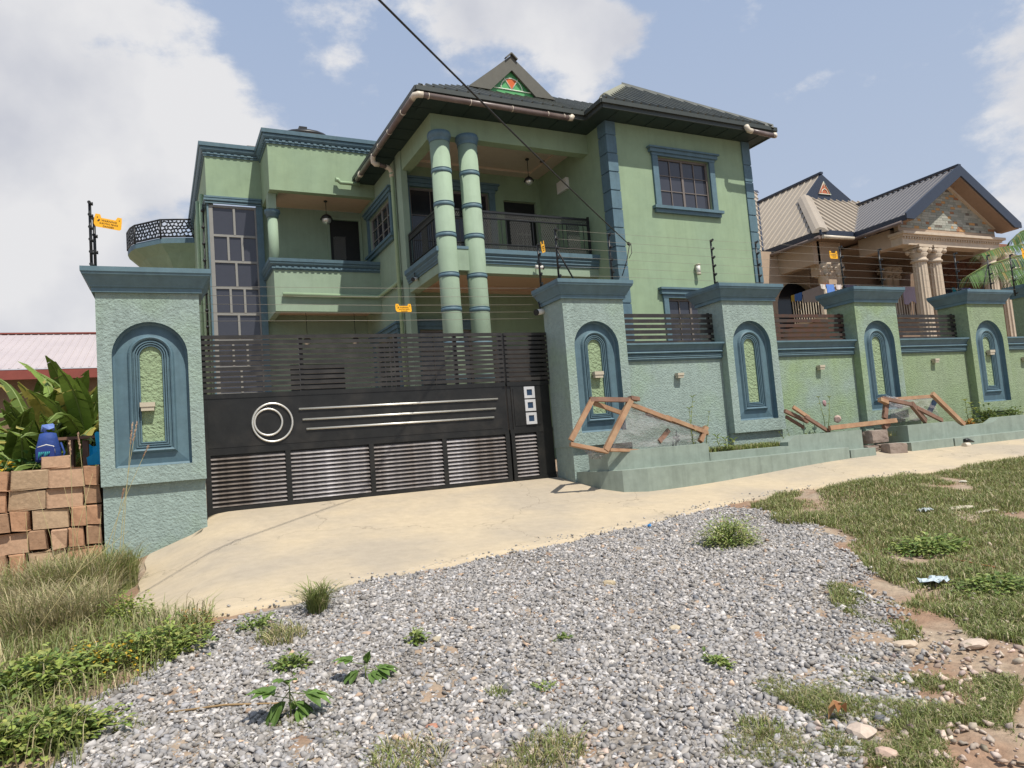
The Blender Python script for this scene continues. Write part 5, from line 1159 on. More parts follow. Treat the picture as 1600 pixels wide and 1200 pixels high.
# planter plants
def stemplant(px, Y, zb, tops, label, seed, cols=GR, lw=.03, ll=3.2, nl=9):
    q = random.Random(seed); base = aY(px[0], px[1], Y); base[2] = zb; t = thing('planter_plant', label, 'plant', tuple(base)); bs = MB(); b = MB()
    for (u, v) in tops:
        tp_ = aY(u, v, Y); mid_ = (base+tp_)/2+np.array([q.uniform(-.04, .04), q.uniform(-.05, .05), .02]); bs.tube([base, mid_, tp_], [.008, .006, .003], 5)
        for k in range(nl):
            s = .25+.75*k/nl; p = base*(1-s)**2+2*mid_*s*(1-s)+tp_*s*s; a = k*2.4; b.col = shade(q.choice(cols), q.uniform(.8, 1.3)); leaf(b, p, (math.cos(a), math.sin(a), .5), lw*ll, lw, .6)
        b.col = shade(cols[-1], 1.2)
        for k in range(4): leaf(b, tp_, (math.cos(k*1.6), math.sin(k*1.6), .9), lw*ll, lw, .3)
    b.build('leaves', M_leaf, t, recalc=False); bs.build('stem', mat('green_stem', (.16, .2, .06), .7), t); return t
stemplant((1084, 690), 8.95, -.43, [(1082, 622), (1077, 640)], 'tall yellow green stem plant between the first crate and the wall', 1, YG, .028, 3.5)
stemplant((1100, 690), 9.0, -.43, [(1108, 645)], 'small green seedling just right of the tall yellow stem plant', 2, GR, .022, 2.6, 7)
t = stemplant((1128, 690), 8.75, -.42, [(1120, 684), (1146, 690), (1133, 688)], 'drooping yellow green weed spilling over the kerb', 3, YG, .035, 4, 8)
stemplant((1290, 668), 9.0, -.4, [(1296, 622), (1279, 622)], 'wilted plant above the leaning planks by the wall', 4, [(.25, .25, .08), (.2, .24, .1)], .03, 2.8, 5)
stemplant((1516, 662), 8.95, -.4, [(1508, 627), (1516, 632), (1524, 640)], 'forked green plant at the right of the second crate', 5, GR, .045, 2.2, 8)
stemplant((1232, 690), 8.95, -.42, [(1218, 676), (1230, 672)], 'small seeding weed at the end of the grass strip', 6, YG, .02, 2.4, 7)
for i, (u, w_, h_, n_, lab) in enumerate([(1546, .42, .46, 420, 'leafy green shrub in the planter at the last lamp pillar'), (1585, .40, .38, 380, 'leafy shrub in the planter at the right edge'), (1565, .25, .25, 150, 'low shrub between the two leafy planter shrubs')]):
    c = aY(u, 650, 8.98); bush('shrub', (float(c[0]), 8.98, -.42), w_, .18, h_, n_, GR, .045, lab, 40+i)
c = aY(1275, 660, 9.02); bush('shrub', (float(c[0]), 9.02, -.42), .35, .16, .22, 200, [(.07, .10, .03), (.12, .14, .06)], .03, 'thin dusty weeds under the leaning planks', 47)
c = aY(1510, 664, 8.92); bush('dry_leaves', (float(c[0]), 8.9, -.40), .25, .12, .18, 90, [(.42, .25, .05), (.34, .16, .05)], .05, 'orange dry leaves at the foot of the second crate', 48)
# ------------------------------------------------------------ timber crates and planks
def bar(mb, a, Ya, c, Yc, w=.045, h=.06, up=(0, -1, .2)): mb.beam(aY(a[0], a[1], Ya), aY(c[0], c[1], Yc), w*1.4, h*1.4, up)
def crate(name, label, bars_, sheets, base):
    t = thing(name, label, 'crate', base)
    for (a, Ya, c, Yc, w, h, m_) in bars_:
        b = MB(); bar(b, a, Ya, c, Yc, w, h); b.build('timber', m_, t)
    for sh in sheets:
        b = MB(); P = [Vector(aY(*p)) for p in sh]; n_ = 16; q = random.Random(2); lp = []
        for j in range(n_+1):
            r_ = []
            for i in range(n_+1):
                s, u_ = i/n_, j/n_; p = P[0]*(1-s)*(1-u_)+P[1]*s*(1-u_)+P[2]*s*u_+P[3]*(1-s)*u_
                e = math.sin(math.pi*s)*math.sin(math.pi*u_); p += Vector((q.uniform(-.012, .012), q.uniform(-.018, .018)+.05*math.sin(9*s+5*u_)*e+.025*math.sin(23*s-11*u_)*e, q.uniform(-.012, .012))); r_.append(p)
            lp.append(r_)
        b.rings(lp, close=False, sm=True); b.build('plastic_sheet', M_plas, t, recalc=False)
    return t
W1, W2 = M_wood, M_woodd
crate('wooden_crate', 'tilted open timber crate wrapped in dusty plastic, leaning beside the gate pillar', [
    ((925, 625), 8.50, (892, 688), 8.42, .05, .03, W1), ((922, 624), 8.50, (988, 625), 8.50, .045, .03, W2), ((985, 626), 8.50, (946, 704), 8.40, .055, .05, W1), ((891, 694), 8.42, (950, 706), 8.40, .035, .04, W1),
    ((928, 630), 8.52, (976, 647), 8.85, .045, .02, W1), ((980, 630), 8.50, (1048, 656), 8.8, .045, .03, W1), ((1040, 652), 8.8, (1105, 677), 9.05, .045, .04, W1), ((952, 703), 8.42, (1012, 705), 8.75, .03, .03, W1),
    ((1103, 667), 9.05, (1094, 690), 9.0, .05, .05, W1), ((984, 622), 8.50, (997, 624), 8.56, .04, .05, W2), ((1010, 646), 8.95, (1100, 672), 9.15, .04, .03, W2), ((1045, 672), 8.9, (1030, 690), 8.75, .05, .02, W2)],
    [[(982, 636, 8.50), (1100, 678, 9.04), (1088, 694, 9.0), (950, 702, 8.44)], [(990, 628, 8.60), (1090, 666, 9.1), (1098, 680, 9.06), (985, 645, 8.55)], [(905, 696, 8.42), (950, 704, 8.42), (938, 717, 8.43), (922, 716, 8.43)]], (6.2, 8.6, -.24))
crate('wooden_crate', 'second plastic wrapped crate lying open in front of the fourth pillar', [
    ((1378, 622), 8.75, (1424, 632), 8.6, .045, .03, W2), ((1398, 624), 8.95, (1459, 619), 9.05, .045, .03, W1), ((1456, 615), 8.75, (1506, 664), 8.62, .06, .045, W1), ((1385, 627), 8.8, (1382, 654), 8.75, .06, .04, W2),
    ((1424, 631), 8.6, (1446, 658), 8.7, .07, .04, W2), ((1432, 637), 8.62, (1472, 657), 8.72, .05, .03, W2), ((1461, 626), 8.9, (1451, 646), 8.95, .06, .03, M_navy), ((1374, 624), 8.7, (1386, 629), 8.7, .05, .05, W1), ((1381, 668), 8.66, (1388, 662), 8.72, .06, .04, W2)],
    [[(1390, 625, 8.86), (1456, 622, 8.98), (1470, 656, 8.75), (1392, 660, 8.78)], [(1384, 618, 8.88), (1400, 620, 8.88), (1440, 640, 8.66), (1384, 634, 8.78)]], (11.6, 8.8, -.24))
def plank(a, Ya, c, Yc, w, h, m_, label, group=None):
    b = MB(); p, q = aY(a[0], a[1], Ya), aY(c[0], c[1], Yc); b.beam(p, q, w, h, (0, -1, .2)); solo(b, 'plank', m_, label, 'plank', base=tuple(p), group=group)
plank((1296, 669), 8.62, (1400, 657), 8.66, .075, .05, W1, 'long pale plank lying along the kerb edge above the loose blocks')
plank((1239, 636), 8.78, (1264, 653), 8.70, .06, .04, W1, 'short pale plank uppermost in the leaning pile')
plank((1226, 642), 8.82, (1262, 659), 8.80, .06, .04, W2, 'dark short plank below the pale one in the leaning pile')
plank((1228, 651), 8.86, (1256, 668), 8.85, .05, .03, W2, 'thin dark stick at the bottom of the leaning pile')
plank((1258, 651), 8.70, (1296, 675), 8.68, .055, .04, W2, 'long dark plank sloping down to the kerb edge')
c = aY(1309, 655, 8.95); solo(rock(c, .075, 4, (1, .8, .95), (.45, .33, .28)), 'crumpled_paper', M_attr, 'crumpled pale pinkish bag resting against the patchy wall', 'litter', base=tuple(c))
c = aY(1288, 630, 9.0); solo(rock(c, .05, 5, (.7, .6, 1.3), (.35, .22, .22)), 'dead_leaf', M_attr, 'curled purplish dead leaf hanging on the wilted plant', 'leaf', base=tuple(c))
c = gnd(1514, 700); b = MB(); b.tube([c+np.array([-.12, 0, .05]), c+np.array([.0, 0, .05]), c+np.array([.05, .02, .05])], [.05, .05, .02], 10); solo(b, 'crushed_bottle', M_cream, 'pale crushed bottle lying against the kerb on the pavement', 'litter', base=tuple(c))
c = gnd(1518, 699); b = MB(); b.tube([c+np.array([-.09, .05, .13]), c+np.array([.0, .05, .13]), c+np.array([.13, .03, .09])], [.03, .035, .012], 8); solo(b, 'black_shoe', M_black, 'small black shoe on top of the crushed bottle', 'shoe', base=tuple(c))
# palm at the right
t = thing('palm_tree', 'palm fronds reaching in from the right edge over the last pillars', 'tree', (22.5, 11.8, -.5)); b = MB(); b.tube([(22.5, 11.8, -.5), (22.4, 11.8, 2.0), (22.2, 11.8, 3.6)], [.2, .16, .13], 10); b.build('trunk', M_woodd, t)
def frond(pts, wl, seed, nl=64, dn=.5):
    q = random.Random(seed); P = [Vector(p) for p in pts]; b = MB(); n_ = len(P)-1; b.col = (.18, .22, .06); b.tube(P, [.02]*n_+[.006], 5)
    def at(s): s = min(.9999, s)*n_; i = int(s); return P[i].lerp(P[i+1], s-i)
    for k in range(nl):
        s = .12+.88*k/nl; p = at(s); d = (at(min(1, s+.05))-at(max(0, s-.05))).normalized(); sd_ = d.cross(Vector((0, 0, 1))).normalized()
        for sg in (-1, 1):
            L = wl*(1-.55*abs(s-.45)); b.col = shade((.07, .14, .03), q.uniform(.7, 1.5)) if q.random() > .12 else (.25, .2, .05); leaf(b, p, d*.9+sd_*sg*.8+Vector((0, 0, -dn+q.uniform(-.1, .1))), L, .032, .7)
    b.build('frond', M_leaf, t, recalc=False)
ct = np.array([22.2, 11.8, 3.7])
frond([ct, aY(1640, 370, 11.4), aY(1600, 382, 11.3), aY(1560, 388, 11.2), aY(1530, 398, 11.1)], .5, 1, dn=.15)
frond([ct, aY(1640, 392, 11.2), aY(1590, 400, 11), aY(1540, 415, 10.8), aY(1510, 432, 10.6)], .55, 2, dn=.6)
frond([ct, aY(1650, 350, 11.6), aY(1620, 352, 11.6), aY(1595, 362, 11.6), aY(1580, 376, 11.6)], .4, 3)
frond([ct, aY(1650, 420, 11.2), aY(1610, 425, 11), aY(1575, 440, 10.8)], .5, 4, dn=.6); frond([ct, aY(1680, 390, 11.2), aY(1640, 410, 11), aY(1590, 420, 10.8), aY(1555, 428, 10.6)], .5, 5, dn=.4)
z0r = aY(1510, 401, 18.8)[2]; z1r = aY(1510, 383, 20.4)[2]
b = MB(); corrug(b, [(26.0, 18.8, z0r), (34, 18.8, z0r), (34, 20.4, z1r+.2), (26.0, 20.4, z1r+.2)], 0, (1, 0, 0), sp=.26, rib=.05); b.build('rear_wing_roof', M_taupe, K, recalc=False)
b = MB(); b.box(26, 34, 18.74, 18.8, z0r-.35, z0r-.05); b.build('rear_fascia', M_navyf, K); b = MB(); b.tube([(26, 18.65, z0r-.45), (34, 18.65, z0r-.45)], .06, 8); b.build('gutter', M_cream, K)
b = MB(); b.box(26, 31.0, 18.95, 19.1, -.5, z0r-.3); b.build('rear_wing_wall', mat('red_brown_stone', (.2, .1, .06)), K)
# ------------------------------------------------------------ gravel
def inpoly(px, py, poly):
    c = np.zeros(len(px), bool); n = len(poly); j = n-1
    for i in range(n):
        xi, yi = poly[i]; xj, yj = poly[j]
        m = ((yi > py) != (yj > py)) & (px < (xj-xi)*(py-yi)/(yj-yi+1e-12)+xi); c ^= m; j = i
    return c
def gp(pts): return [tuple(gnd(u, v)[:2]) for u, v in pts]
def proj(P):
    q = P@CM.T; return 800+F_PX*q[:, 0]/q[:, 2], 600+F_PX*q[:, 1]/q[:, 2]
HV = []; HT = []
for k_ in range(14):
    q = random.Random(100+k_)
    while True:
        bm = bmesh.new()
        for i in range(9): v = Vector((q.gauss(0, 1), q.gauss(0, 1), q.gauss(0, 1))).normalized(); bm.verts.new(v*q.uniform(.8, 1.1))
        r_ = bmesh.ops.convex_hull(bm, input=bm.verts); bmesh.ops.delete(bm, geom=[e for e in r_['geom_interior'] if isinstance(e, bmesh.types.BMVert)], context='VERTS'); bmesh.ops.triangulate(bm, faces=bm.faces); bm.verts.index_update()
        if len(bm.verts) == 9 and len(bm.faces) == 14: break
        bm.free()
    bmesh.ops.recalc_face_normals(bm, faces=bm.faces)
    HV.append([v.co[:] for v in bm.verts]); HT.append([[v.index for v in f.verts] for f in bm.faces]); bm.free()
HV = np.array(HV); HT = np.array(HT)
def stones(name, X, Y, size, cols, label, lift=.3, flat=(.45, .8)):
    n = len(X); sc = size[:, None]*rng.uniform(.65, 1.3, (n, 3)); sc[:, 2] *= rng.uniform(flat[0], flat[1], n)
    kk = rng.integers(0, 14, n); P = HV[kk]*sc[:, None, :]
    a, b_, c_ = rng.uniform(0, 6.28, n), rng.uniform(-.6, .6, n), rng.uniform(-.6, .6, n)
    ca, sa = np.cos(a), np.sin(a); x = P[..., 0]*ca[:, None]-P[..., 1]*sa[:, None]; y = P[..., 0]*sa[:, None]+P[..., 1]*ca[:, None]; z = P[..., 2]
    cb, sb = np.cos(b_)[:, None], np.sin(b_)[:, None]; y, z = y*cb-z*sb, y*sb+z*cb; cb, sb = np.cos(c_)[:, None], np.sin(c_)[:, None]; x, z = x*cb-z*sb, x*sb+z*cb
    zb = G(X, Y)+sc[:, 2]*lift+rng.uniform(0, .012, n)
    V = np.stack([x+X[:, None], y+Y[:, None], z+zb[:, None]], -1).reshape(-1, 3); T = (HT[kk]+9*np.arange(n)[:, None, None]).reshape(-1, 3)
    o = np_mesh(name, V, T, M_attr, np.repeat(cols, 9, 0)); o['kind'] = 'stuff'; o['label'] = label; return o
gpoly = gp([(60, 1225), (140, 1110), (235, 1050), (330, 985), (470, 940), (560, 905), (700, 872), (900, 830), (1040, 800), (1110, 790), (1230, 806), (1300, 845), (1330, 900), (1380, 960), (1420, 1020), (1440, 1080), (1400, 1130), (1340, 1215)])
bx0, bx1 = min(p[0] for p in gpoly)-.1, max(p[0] for p in gpoly)+.1; by0, by1 = min(p[1] for p in gpoly)-.1, max(p[1] for p in gpoly)+.1
n0 = 230000; X = rng.uniform(bx0, bx1, n0); Y = rng.uniform(by0, by1, n0)
def nse(x, y, f, s=0): return .5+.25*(np.sin(x*f+1.3*s+1.7*np.sin(y*f*.7+s))+np.sin(y*f*1.13+2.1*s+1.5*np.sin(x*f*.83-s)))
jx, jy = X+(nse(X, Y, 7, 1)-.5)*.22+rng.normal(0, 1, len(X))*.09*sst((X-2.2)/1.5), Y+(nse(X, Y, 6, 2)-.5)*.22
k = inpoly(jx, jy, gpoly) & (Y < yout(X)+.05*rng.random(len(X))); X, Y = X[k], Y[k]
d = np.hypot(X, Y); k = rng.random(len(X)) < np.clip(1.15-.07*(d-2.2), .55, 1); X, Y, d = X[k], Y[k], d[k]
# bare sandy patches
k = ~((nse(X, Y, 2.3, 5) > .86) & (rng.random(len(X)) < .55)) & ~((np.hypot((X-1.25)/.6, (Y-2.75)/.28) < 1) & (rng.random(len(X)) < .75)); X, Y = X[k], Y[k]
if len(X) > 98000: X, Y = X[:98000], Y[:98000]
n = len(X); size = np.exp(rng.normal(math.log(.0150), .33, n)); size = np.clip(size, .006, .034)
g_ = np.clip(rng.normal(.30, .062, n), .14, .5); w_ = rng.random(n); g_ = np.where(w_ > .86, rng.uniform(.42, .60, n), g_)
tint = rng.normal(0, .02, (n, 1))*np.array([[1, .2, -1]]); C = g_[:, None]*np.array([[1.02, .955, .90]])+tint*.4; wm = rng.random(n) > .985; C[wm] = g_[wm, None]*np.array([[1.4, 1.0, .7]])
o = stones('gravel', X, Y, size, np.clip(C, .03, .8), 'bed of grey crushed stone covering the foreground roadside'); o['category'] = 'gravel'
# gravel bed sheet under the stones
M_bed = mat('gravel_dust', (.22, .20, .18), .95, c2=(.30, .255, .205), ns=6, bump=[('v', 45, .8, .02)], fine=40, var=.3)
cen = np.mean(gpoly, 0); b = MB(); nb = 60; ring_ = []
lps = []
dense = []
for i in range(len(gpoly)):
    p, q = np.array(gpoly[i]), np.array(gpoly[(i+1) % len(gpoly)])
    for t_ in np.linspace(0, 1, 12, endpoint=False): dense.append(p+(q-p)*t_)
for s in np.linspace(1, .02, 40): lps.append([(cen[0]+(p[0]-cen[0])*s, cen[1]+(p[1]-cen[1])*s, float(G(cen[0]+(p[0]-cen[0])*s, cen[1]+(p[1]-cen[1])*s))+.008) for p in dense])
b.rings(lps, sm=True); struct(b.build('gravel_bed', M_bed, recalc=False))
# scattered stones on soil and drive edge
def scatter(name, poly, n0, lo, hi, label, colf):
    bx = np.array(poly); X = rng.uniform(bx[:, 0].min(), bx[:, 0].max(), n0); Y = rng.uniform(bx[:, 1].min(), bx[:, 1].max(), n0); k = inpoly(X, Y, poly); X, Y = X[k], Y[k]; n = len(X)
    o = stones(name, X, Y, rng.uniform(lo, hi, n), colf(n), label); o['category'] = 'stones'; return o
def warm(n): g_ = rng.uniform(.22, .58, n); return np.clip(g_[:, None]*np.array([[1.1, .88, .72]])+rng.normal(0, .010, (n, 3)), .05, .8)
scatter('rubble', gp([(1180, 1205), (1300, 1080), (1430, 1000), (1610, 860), (1640, 1215)]), 2600, .008, .03, 'pinkish stones strewn over red soil at the lower right', warm)
scatter('rubble', gp([(1290, 830), (1420, 800), (1600, 790), (1610, 900), (1400, 930)]), 600, .008, .025, 'small stones among the grass at the right', warm)
scatter('rubble', gp([(560, 1215), (700, 1120), (960, 1160), (1000, 1215)]), 500, .008, .028, 'mixed stones on the sandy patch at the bottom centre', warm)
# chips spilt over the lower edge of the drive, and sandy fines
Xe = rng.uniform(.2, 9.5, 1500); Ye = yout(Xe)+np.abs(rng.normal(0, .10, 1500)); ge = rng.uniform(.2, .45, 1500)
o = stones('gravel_chips', Xe, Ye, rng.uniform(.005, .016, 1500), ge[:, None]*np.array([[1, .95, .88]]), 'loose chips spilt from the gravel onto the concrete drive', lift=2.6); o['category'] = 'gravel'
# ------------------------------------------------------------ grass blades
def blades(name, X, Y, H, cols, label, wd=.005, lean=.5, cat='grass', base_z=None, segs=2):
    n = len(X); a = rng.uniform(0, 6.28, n); ln = H*rng.uniform(.15, 1, n)*lean; dx, dy = np.cos(a), np.sin(a); Z = (G(X, Y) if base_z is None else np.full(len(X), base_z))-.005
    b0 = np.stack([X, Y, Z], 1); w = (wd*rng.uniform(.6, 1.4, n))[:, None]; sa = a+rng.uniform(-.9, .9, n); sd_ = np.stack([-np.sin(sa), np.cos(sa), 0*dx], 1)*w; top = rng.uniform(.7, 1, n); rows = []
    for i in range(segs):
        s = i/segs; c = b0+np.stack([dx*ln*s**1.8, dy*ln*s**1.8, H*top*np.sin(s*1.75)/np.sin(1.5708)], 1); k = 1-.55*s; rows += [c-sd_*k, c+sd_*k]
    s = 1.0; rows.append(b0+np.stack([dx*ln, dy*ln, H*top*math.sin(1.75)], 1)); m = len(rows); T = []
    for i in range(segs-1): T += [[2*i, 2*i+1, 2*i+3], [2*i, 2*i+3, 2*i+2]]
    T += [[m-3, m-2, m-1]]
    V = np.stack(rows, 1).reshape(-1, 3); T = (np.array(T)[None]+m*np.arange(n)[:, None, None]).reshape(-1, 3)
    o = np_mesh(name, V, T, M_leaf, np.repeat(np.clip(cols, .01, .9), m, 0)); o['kind'] = 'stuff'; o['label'] = label; o['category'] = cat; return o
def gcol(n, dry=.2):
    base = np.array([[.165, .215, .06]]); alt = np.array([[.28, .30, .10]]); dr = np.array([[.48, .41, .23]]); t = rng.random((n, 1)); c = base*(1-t)+alt*t; k = rng.random(n) < dry; c[k] = dr*rng.uniform(.6, 1.15, (k.sum(), 1)); return c*rng.uniform(.7, 1.25, (n, 1))
def field(name, pxpoly, n0, hlo, hhi, label, thr=.35, fr=3.2, seed=0, dry=.2, wd=.005, lean=.6, edge=0):
    poly = gp(pxpoly); bx = np.array(poly); X = rng.uniform(bx[:, 0].min(), bx[:, 0].max(), n0); Y = rng.uniform(bx[:, 1].min(), bx[:, 1].max(), n0)
    jx, jy = X+(nse(X, Y, 5, seed)-.5)*.3, Y+(nse(X, Y, 6, seed+3)-.5)*.3
    k = inpoly(jx, jy, poly); X, Y = X[k], Y[k]; f = nse(X, Y, fr, seed)*.6+nse(X, Y, fr*2.7, seed+7)*.4; k = (f > thr+rng.uniform(-.08, .08, len(X))) & (Y < yout(X)-.02+.06*rng.random(len(X))); X, Y, f = X[k], Y[k], f[k]
    H = rng.uniform(hlo, hhi, len(X))*(.6+.8*np.clip((f-thr)*2, 0, .8)); return blades(name, X, Y, H, gcol(len(X), dry), label, wd, lean)
field('grass', [(1180, 790), (1240, 768), (1330, 757), (1450, 741), (1600, 716), (1700, 700), (1700, 960), (1560, 990), (1450, 960), (1400, 900), (1330, 870), (1310, 820), (1240, 815)], 260000, .03, .085, 'patchy verge grass on the right between pavement and rubble', .24, 3.0, 1, .26, .0038, 1.1)
field('grass', [(1290, 905), (1400, 900), (1600, 900), (1640, 1000), (1500, 1030), (1380, 1000), (1300, 945)], 52000, .03, .08, 'ragged grass tufts at the edge of the gravel on the right', .44, 3.4, 2, .2, .0034, 1.2)
field('grass', [(1180, 1060), (1300, 1040), (1450, 1060), (1640, 1080), (1640, 1215), (1450, 1215), (1300, 1180)], 60000, .02, .06, 'dark grass in the lower right corner', .40, 4.2, 4, .25, .0024, 1.3)
field('grass', [(560, 1215), (620, 1130), (760, 1090), (900, 1120), (960, 1215)], 15000, .015, .05, 'sparse grass at the bottom centre of the gravel', .50, 5.2, 5, .5, .0018, 1.5)
field('grass', [(1090, 1215), (1130, 1130), (1300, 1130), (1350, 1215)], 14000, .015, .05, 'thin grass at the bottom right of the gravel', .48, 5, 6, .35, .002, 1.5)
field('grass', [(170, 1215), (200, 1120), (480, 1090), (560, 1140), (450, 1215)], 9000, .015, .045, 'thin grass creeping over gravel at the bottom left', .52, 5, 8, .35, .002, 1.5)
# grass strip inside the planter
n = 5200; X = rng.uniform(7.2, 8.75, n); Y = rng.uniform(8.76, 9.14, n); blades('grass', X, Y, rng.uniform(.04, .15, n), gcol(n, .12)*1.15, 'lush grass strip in the planter under the third pillar', .006, .5, base_z=-.43)
n = 2600; X = rng.uniform(9.3, 15.9, n); Y = rng.uniform(8.76, 9.2, n); blades('grass', X, Y, rng.uniform(.03, .13, n), gcol(n, .25), 'scattered weeds along the right part of the planter', .006, .5, base_z=-.41)
# ------------------------------------------------------------ left weed bank
field('grass', [(-120, 1215), (-120, 900), (0, 905), (150, 880), (215, 905), (225, 960), (330, 965), (330, 1010), (230, 1060), (180, 1110), (110, 1215)], 60000, .06, .20, 'weedy grass bank in the lower left corner', .06, 3.1, 9, .30, .0030, 1.2)
def tuftpx(u, v, n, h, r, label, dry=.1, wd=.004, lean=.9, tint=1):
    c = gnd(u, v); a = rng.uniform(0, 6.28, n); rr = r*np.sqrt(rng.random(n)); X = c[0]+rr*np.cos(a); Y = c[1]+rr*np.sin(a); k = .35+.65*rng.random(n)
    o = blades('grass_tuft', X, Y, h*k, gcol(n, dry)*tint, label, wd, lean, cat='grass tuft', segs=4); del o['kind']; o['group'] = 'grass tufts standing on the gravel edge'; return o
tuftpx(497, 958, 420, .27, .07, 'spiky green grass tuft where the drive meets the gravel', .10, .0035, 1.5)
tuftpx(60, 960, 2600, .56, .42, 'tall straw coloured grass at the left edge', .6, .0028, 1.0); tuftpx(120, 950, 2600, .60, .34, 'tall mixed green and straw grass left of the first pillar', .45, .0028, .9)
tuftpx(180, 925, 1500, .48, .2, 'dense tall green grass at the foot of the first pillar', .15, .003, .8); tuftpx(95, 1000, 2400, .50, .36, 'dry reddish grass clump in front of the block wall', .7, .0026, 1.2)
tuftpx(440, 1000, 500, .12, .16, 'greyish low grass clump left of the spiky tuft', .55, .003, 1.2); tuftpx(1245, 815, 700, .14, .28, 'grass clump beside the sandy mound', .3, .005, 1.1)
tuftpx(780, 1088, 160, .06, .06, 'tiny dark grass tuft in the middle of the gravel', .1, .003, 1.2); tuftpx(1190, 1145, 300, .08, .10, 'small grass tuft at the lower right of the gravel', .3, .003, 1.1)
tuftpx(640, 1190, 350, .09, .16, 'grass tuft at the bottom edge of the gravel', .4, .003, 1.2); tuftpx(860, 1180, 350, .10, .15, 'grass tuft with dry stalks near the bottom centre', .5, .003, 1.3)
# tall seed stalks in front of the left pillar
def stalk(u0, v0, u1, v1, Y0, label, head=.10, bend=.0, thick=.0035, um=None):
    p = gnd(u0, v0) if Y0 is None else aY(u0, v0, Y0); yy = p[1]; q = aY(u1, v1, yy-.05); m = (p+q)/2+np.array([bend, 0, 0]); t = thing('grass_stalk', label, 'grass', tuple(p), group='tall seeding grass stalks by the first pillar')
    P = [Vector(p)*(1-s)**2+Vector(m)*2*s*(1-s)+Vector(q)*s*s for s in np.linspace(0, 1, 10)]; b = MB(); b.col = (.45, .40, .2); b.tube(P, [thick*(1-.5*i/9) for i in range(10)], 4); b.build('stem', M_attr, t)
    b = MB(); d = (P[-1]-P[-2]).normalized(); rq = random.Random(int(u1)); L = head
    for i in range(46):
        s = i/46; c = P[-1]-d*L*(1-s)+Vector((rq.uniform(-1, 1), rq.uniform(-1, 1), 0))*.007; b.col = shade((.55, .36, .26), rq.uniform(.7, 1.2)); leaf(b, c, d+Vector((rq.uniform(-.4, .4), rq.uniform(-.4, .4), .1)), .028, .007, .1)
    b.build('seed_head', M_leaf, t, recalc=False)
stalk(185, 900, 214, 660, 8.2, 'tall stalk with the longest pink seed head before the first pillar', .20, -.05); stalk(190, 900, 207, 662, 8.25, 'second tall pink headed stalk just left of the longest', .22, -.02); stalk(150, 910, 232, 697, 8.0, 'leaning stalk with a curled pale seed head', .12, -.06)
stalk(140, 900, 122, 678, 8.3, 'pale headed stalk at the left edge of the first pillar', .16, .03); stalk(115, 900, 109, 690, 8.35, 'stalk with a brown head over the block wall by the bench', .14, .01); stalk(170, 890, 194, 765, 8.2, 'short stalk with thin head low on the first pillar', .1, -.02)
for i, (u0, v0, u1, v1) in enumerate([(90, 920, 58, 770), (60, 930, 40, 800), (130, 930, 100, 760), (160, 920, 158, 800), (30, 950, 75, 860), (40, 980, 200, 830), (10, 1050, 150, 850), (110, 920, 145, 740)]):
    p = gnd(u0, v0); q = aY(u1, v1, p[1]-.05); b = MB(); b.col = (.42, .36, .17); m = (p+q)/2+np.array([.03*(-1)**i, 0, .03]); b.tube([p, m, q], [.003, .0025, .001], 4)
    solo(b, 'dry_stalk', M_attr, ['thin dry stalk crossing the block wall near its middle', 'thin dry stalk at the left part of the block wall', 'thin straight stalk in front of the block wall top', 'thin upright stalk beside the first pillar', 'short slanting straw at the far left', 'long slanting straw reaching towards the first pillar',
        'lowest long straw rising from the left edge', 'tall thin straw rising to the bench'][i], 'grass', base=tuple(p), group='thin dry stalks before the block wall')
# leafy weeds on the left bank
def weedpatch(u, v, rx, ry, h, n, label, seed, cols=GR, lw=.022, **k):
    c = gnd(u, v); cols = [shade(q_, 1.35) for q_ in cols]; return bush('weed_patch', tuple(map(float, c)), rx, ry, h, n, cols, lw, label, seed, cat='weeds', **k)
weedpatch(60, 1080, .42, .30, .22, 1500, 'leafy green weeds low at the left edge', 61, cols=GR+YG+YG, lw=.032); weedpatch(150, 1045, .36, .30, .17, 1100, 'leafy weeds with yellowing leaves beside the gravel', 62, cols=GR+[(.45, .30, .03)]); weedpatch(50, 1165, .40, .28, .17, 2000, 'dense weeds in the bottom left corner', 63, cols=GR+YG+YG, lw=.028)
weedpatch(250, 1020, .36, .34, .19, 1200, 'spreading weeds between the drive corner and the gravel', 64, cols=GR+YG+YG, lw=.026); weedpatch(200, 980, .25, .2, .28, 1100, 'taller weeds at the corner of the concrete drive', 65, cols=YG); weedpatch(310, 985, .18, .14, .17, 380, 'small flowering weeds on the lower edge of the drive', 66, cols=[(.16, .18, .05), (.30, .18, .06)], lw=.016)
weedpatch(400, 985, .16, .12, .12, 260, 'low weed with red stems on the gravel edge', 67, lw=.018); weedpatch(455, 1045, .14, .12, .09, 260, 'bright weed patch above the broad leaved seedling', 68, lw=.022); weedpatch(20, 960, .35, .25, .22, 800, 'yellow green weeds by the foot of the block wall', 69, cols=YG)
weedpatch(650, 1008, .07, .06, .12, 70, 'small upright weed in the centre left of the gravel', 70, lw=.026, ll=1.8); weedpatch(880, 1002, .05, .05, .05, 40, 'tiny sprout in the middle of the gravel', 71); weedpatch(850, 1080, .10, .07, .05, 140, 'flat creeping weed in the middle of the gravel', 72, lw=.012)
weedpatch(1120, 1040, .06, .13, .06, 150, 'narrow creeping weed trail at the right of the gravel', 73, lw=.02); weedpatch(1140, 852, .36, .26, .30, 2400, 'round bushy weed at the top right of the gravel', 74, cols=[(.20, .27, .08), (.26, .30, .10), (.34, .33, .16)], lw=.016, ll=2.4); weedpatch(1450, 860, .5, .3, .12, 900, 'bright broad leaved weeds within the right verge', 75, cols=GR, lw=.03)
weedpatch(1550, 920, .4, .3, .10, 600, 'low weeds at the right edge above the rubble', 76, cols=GR, lw=.028)
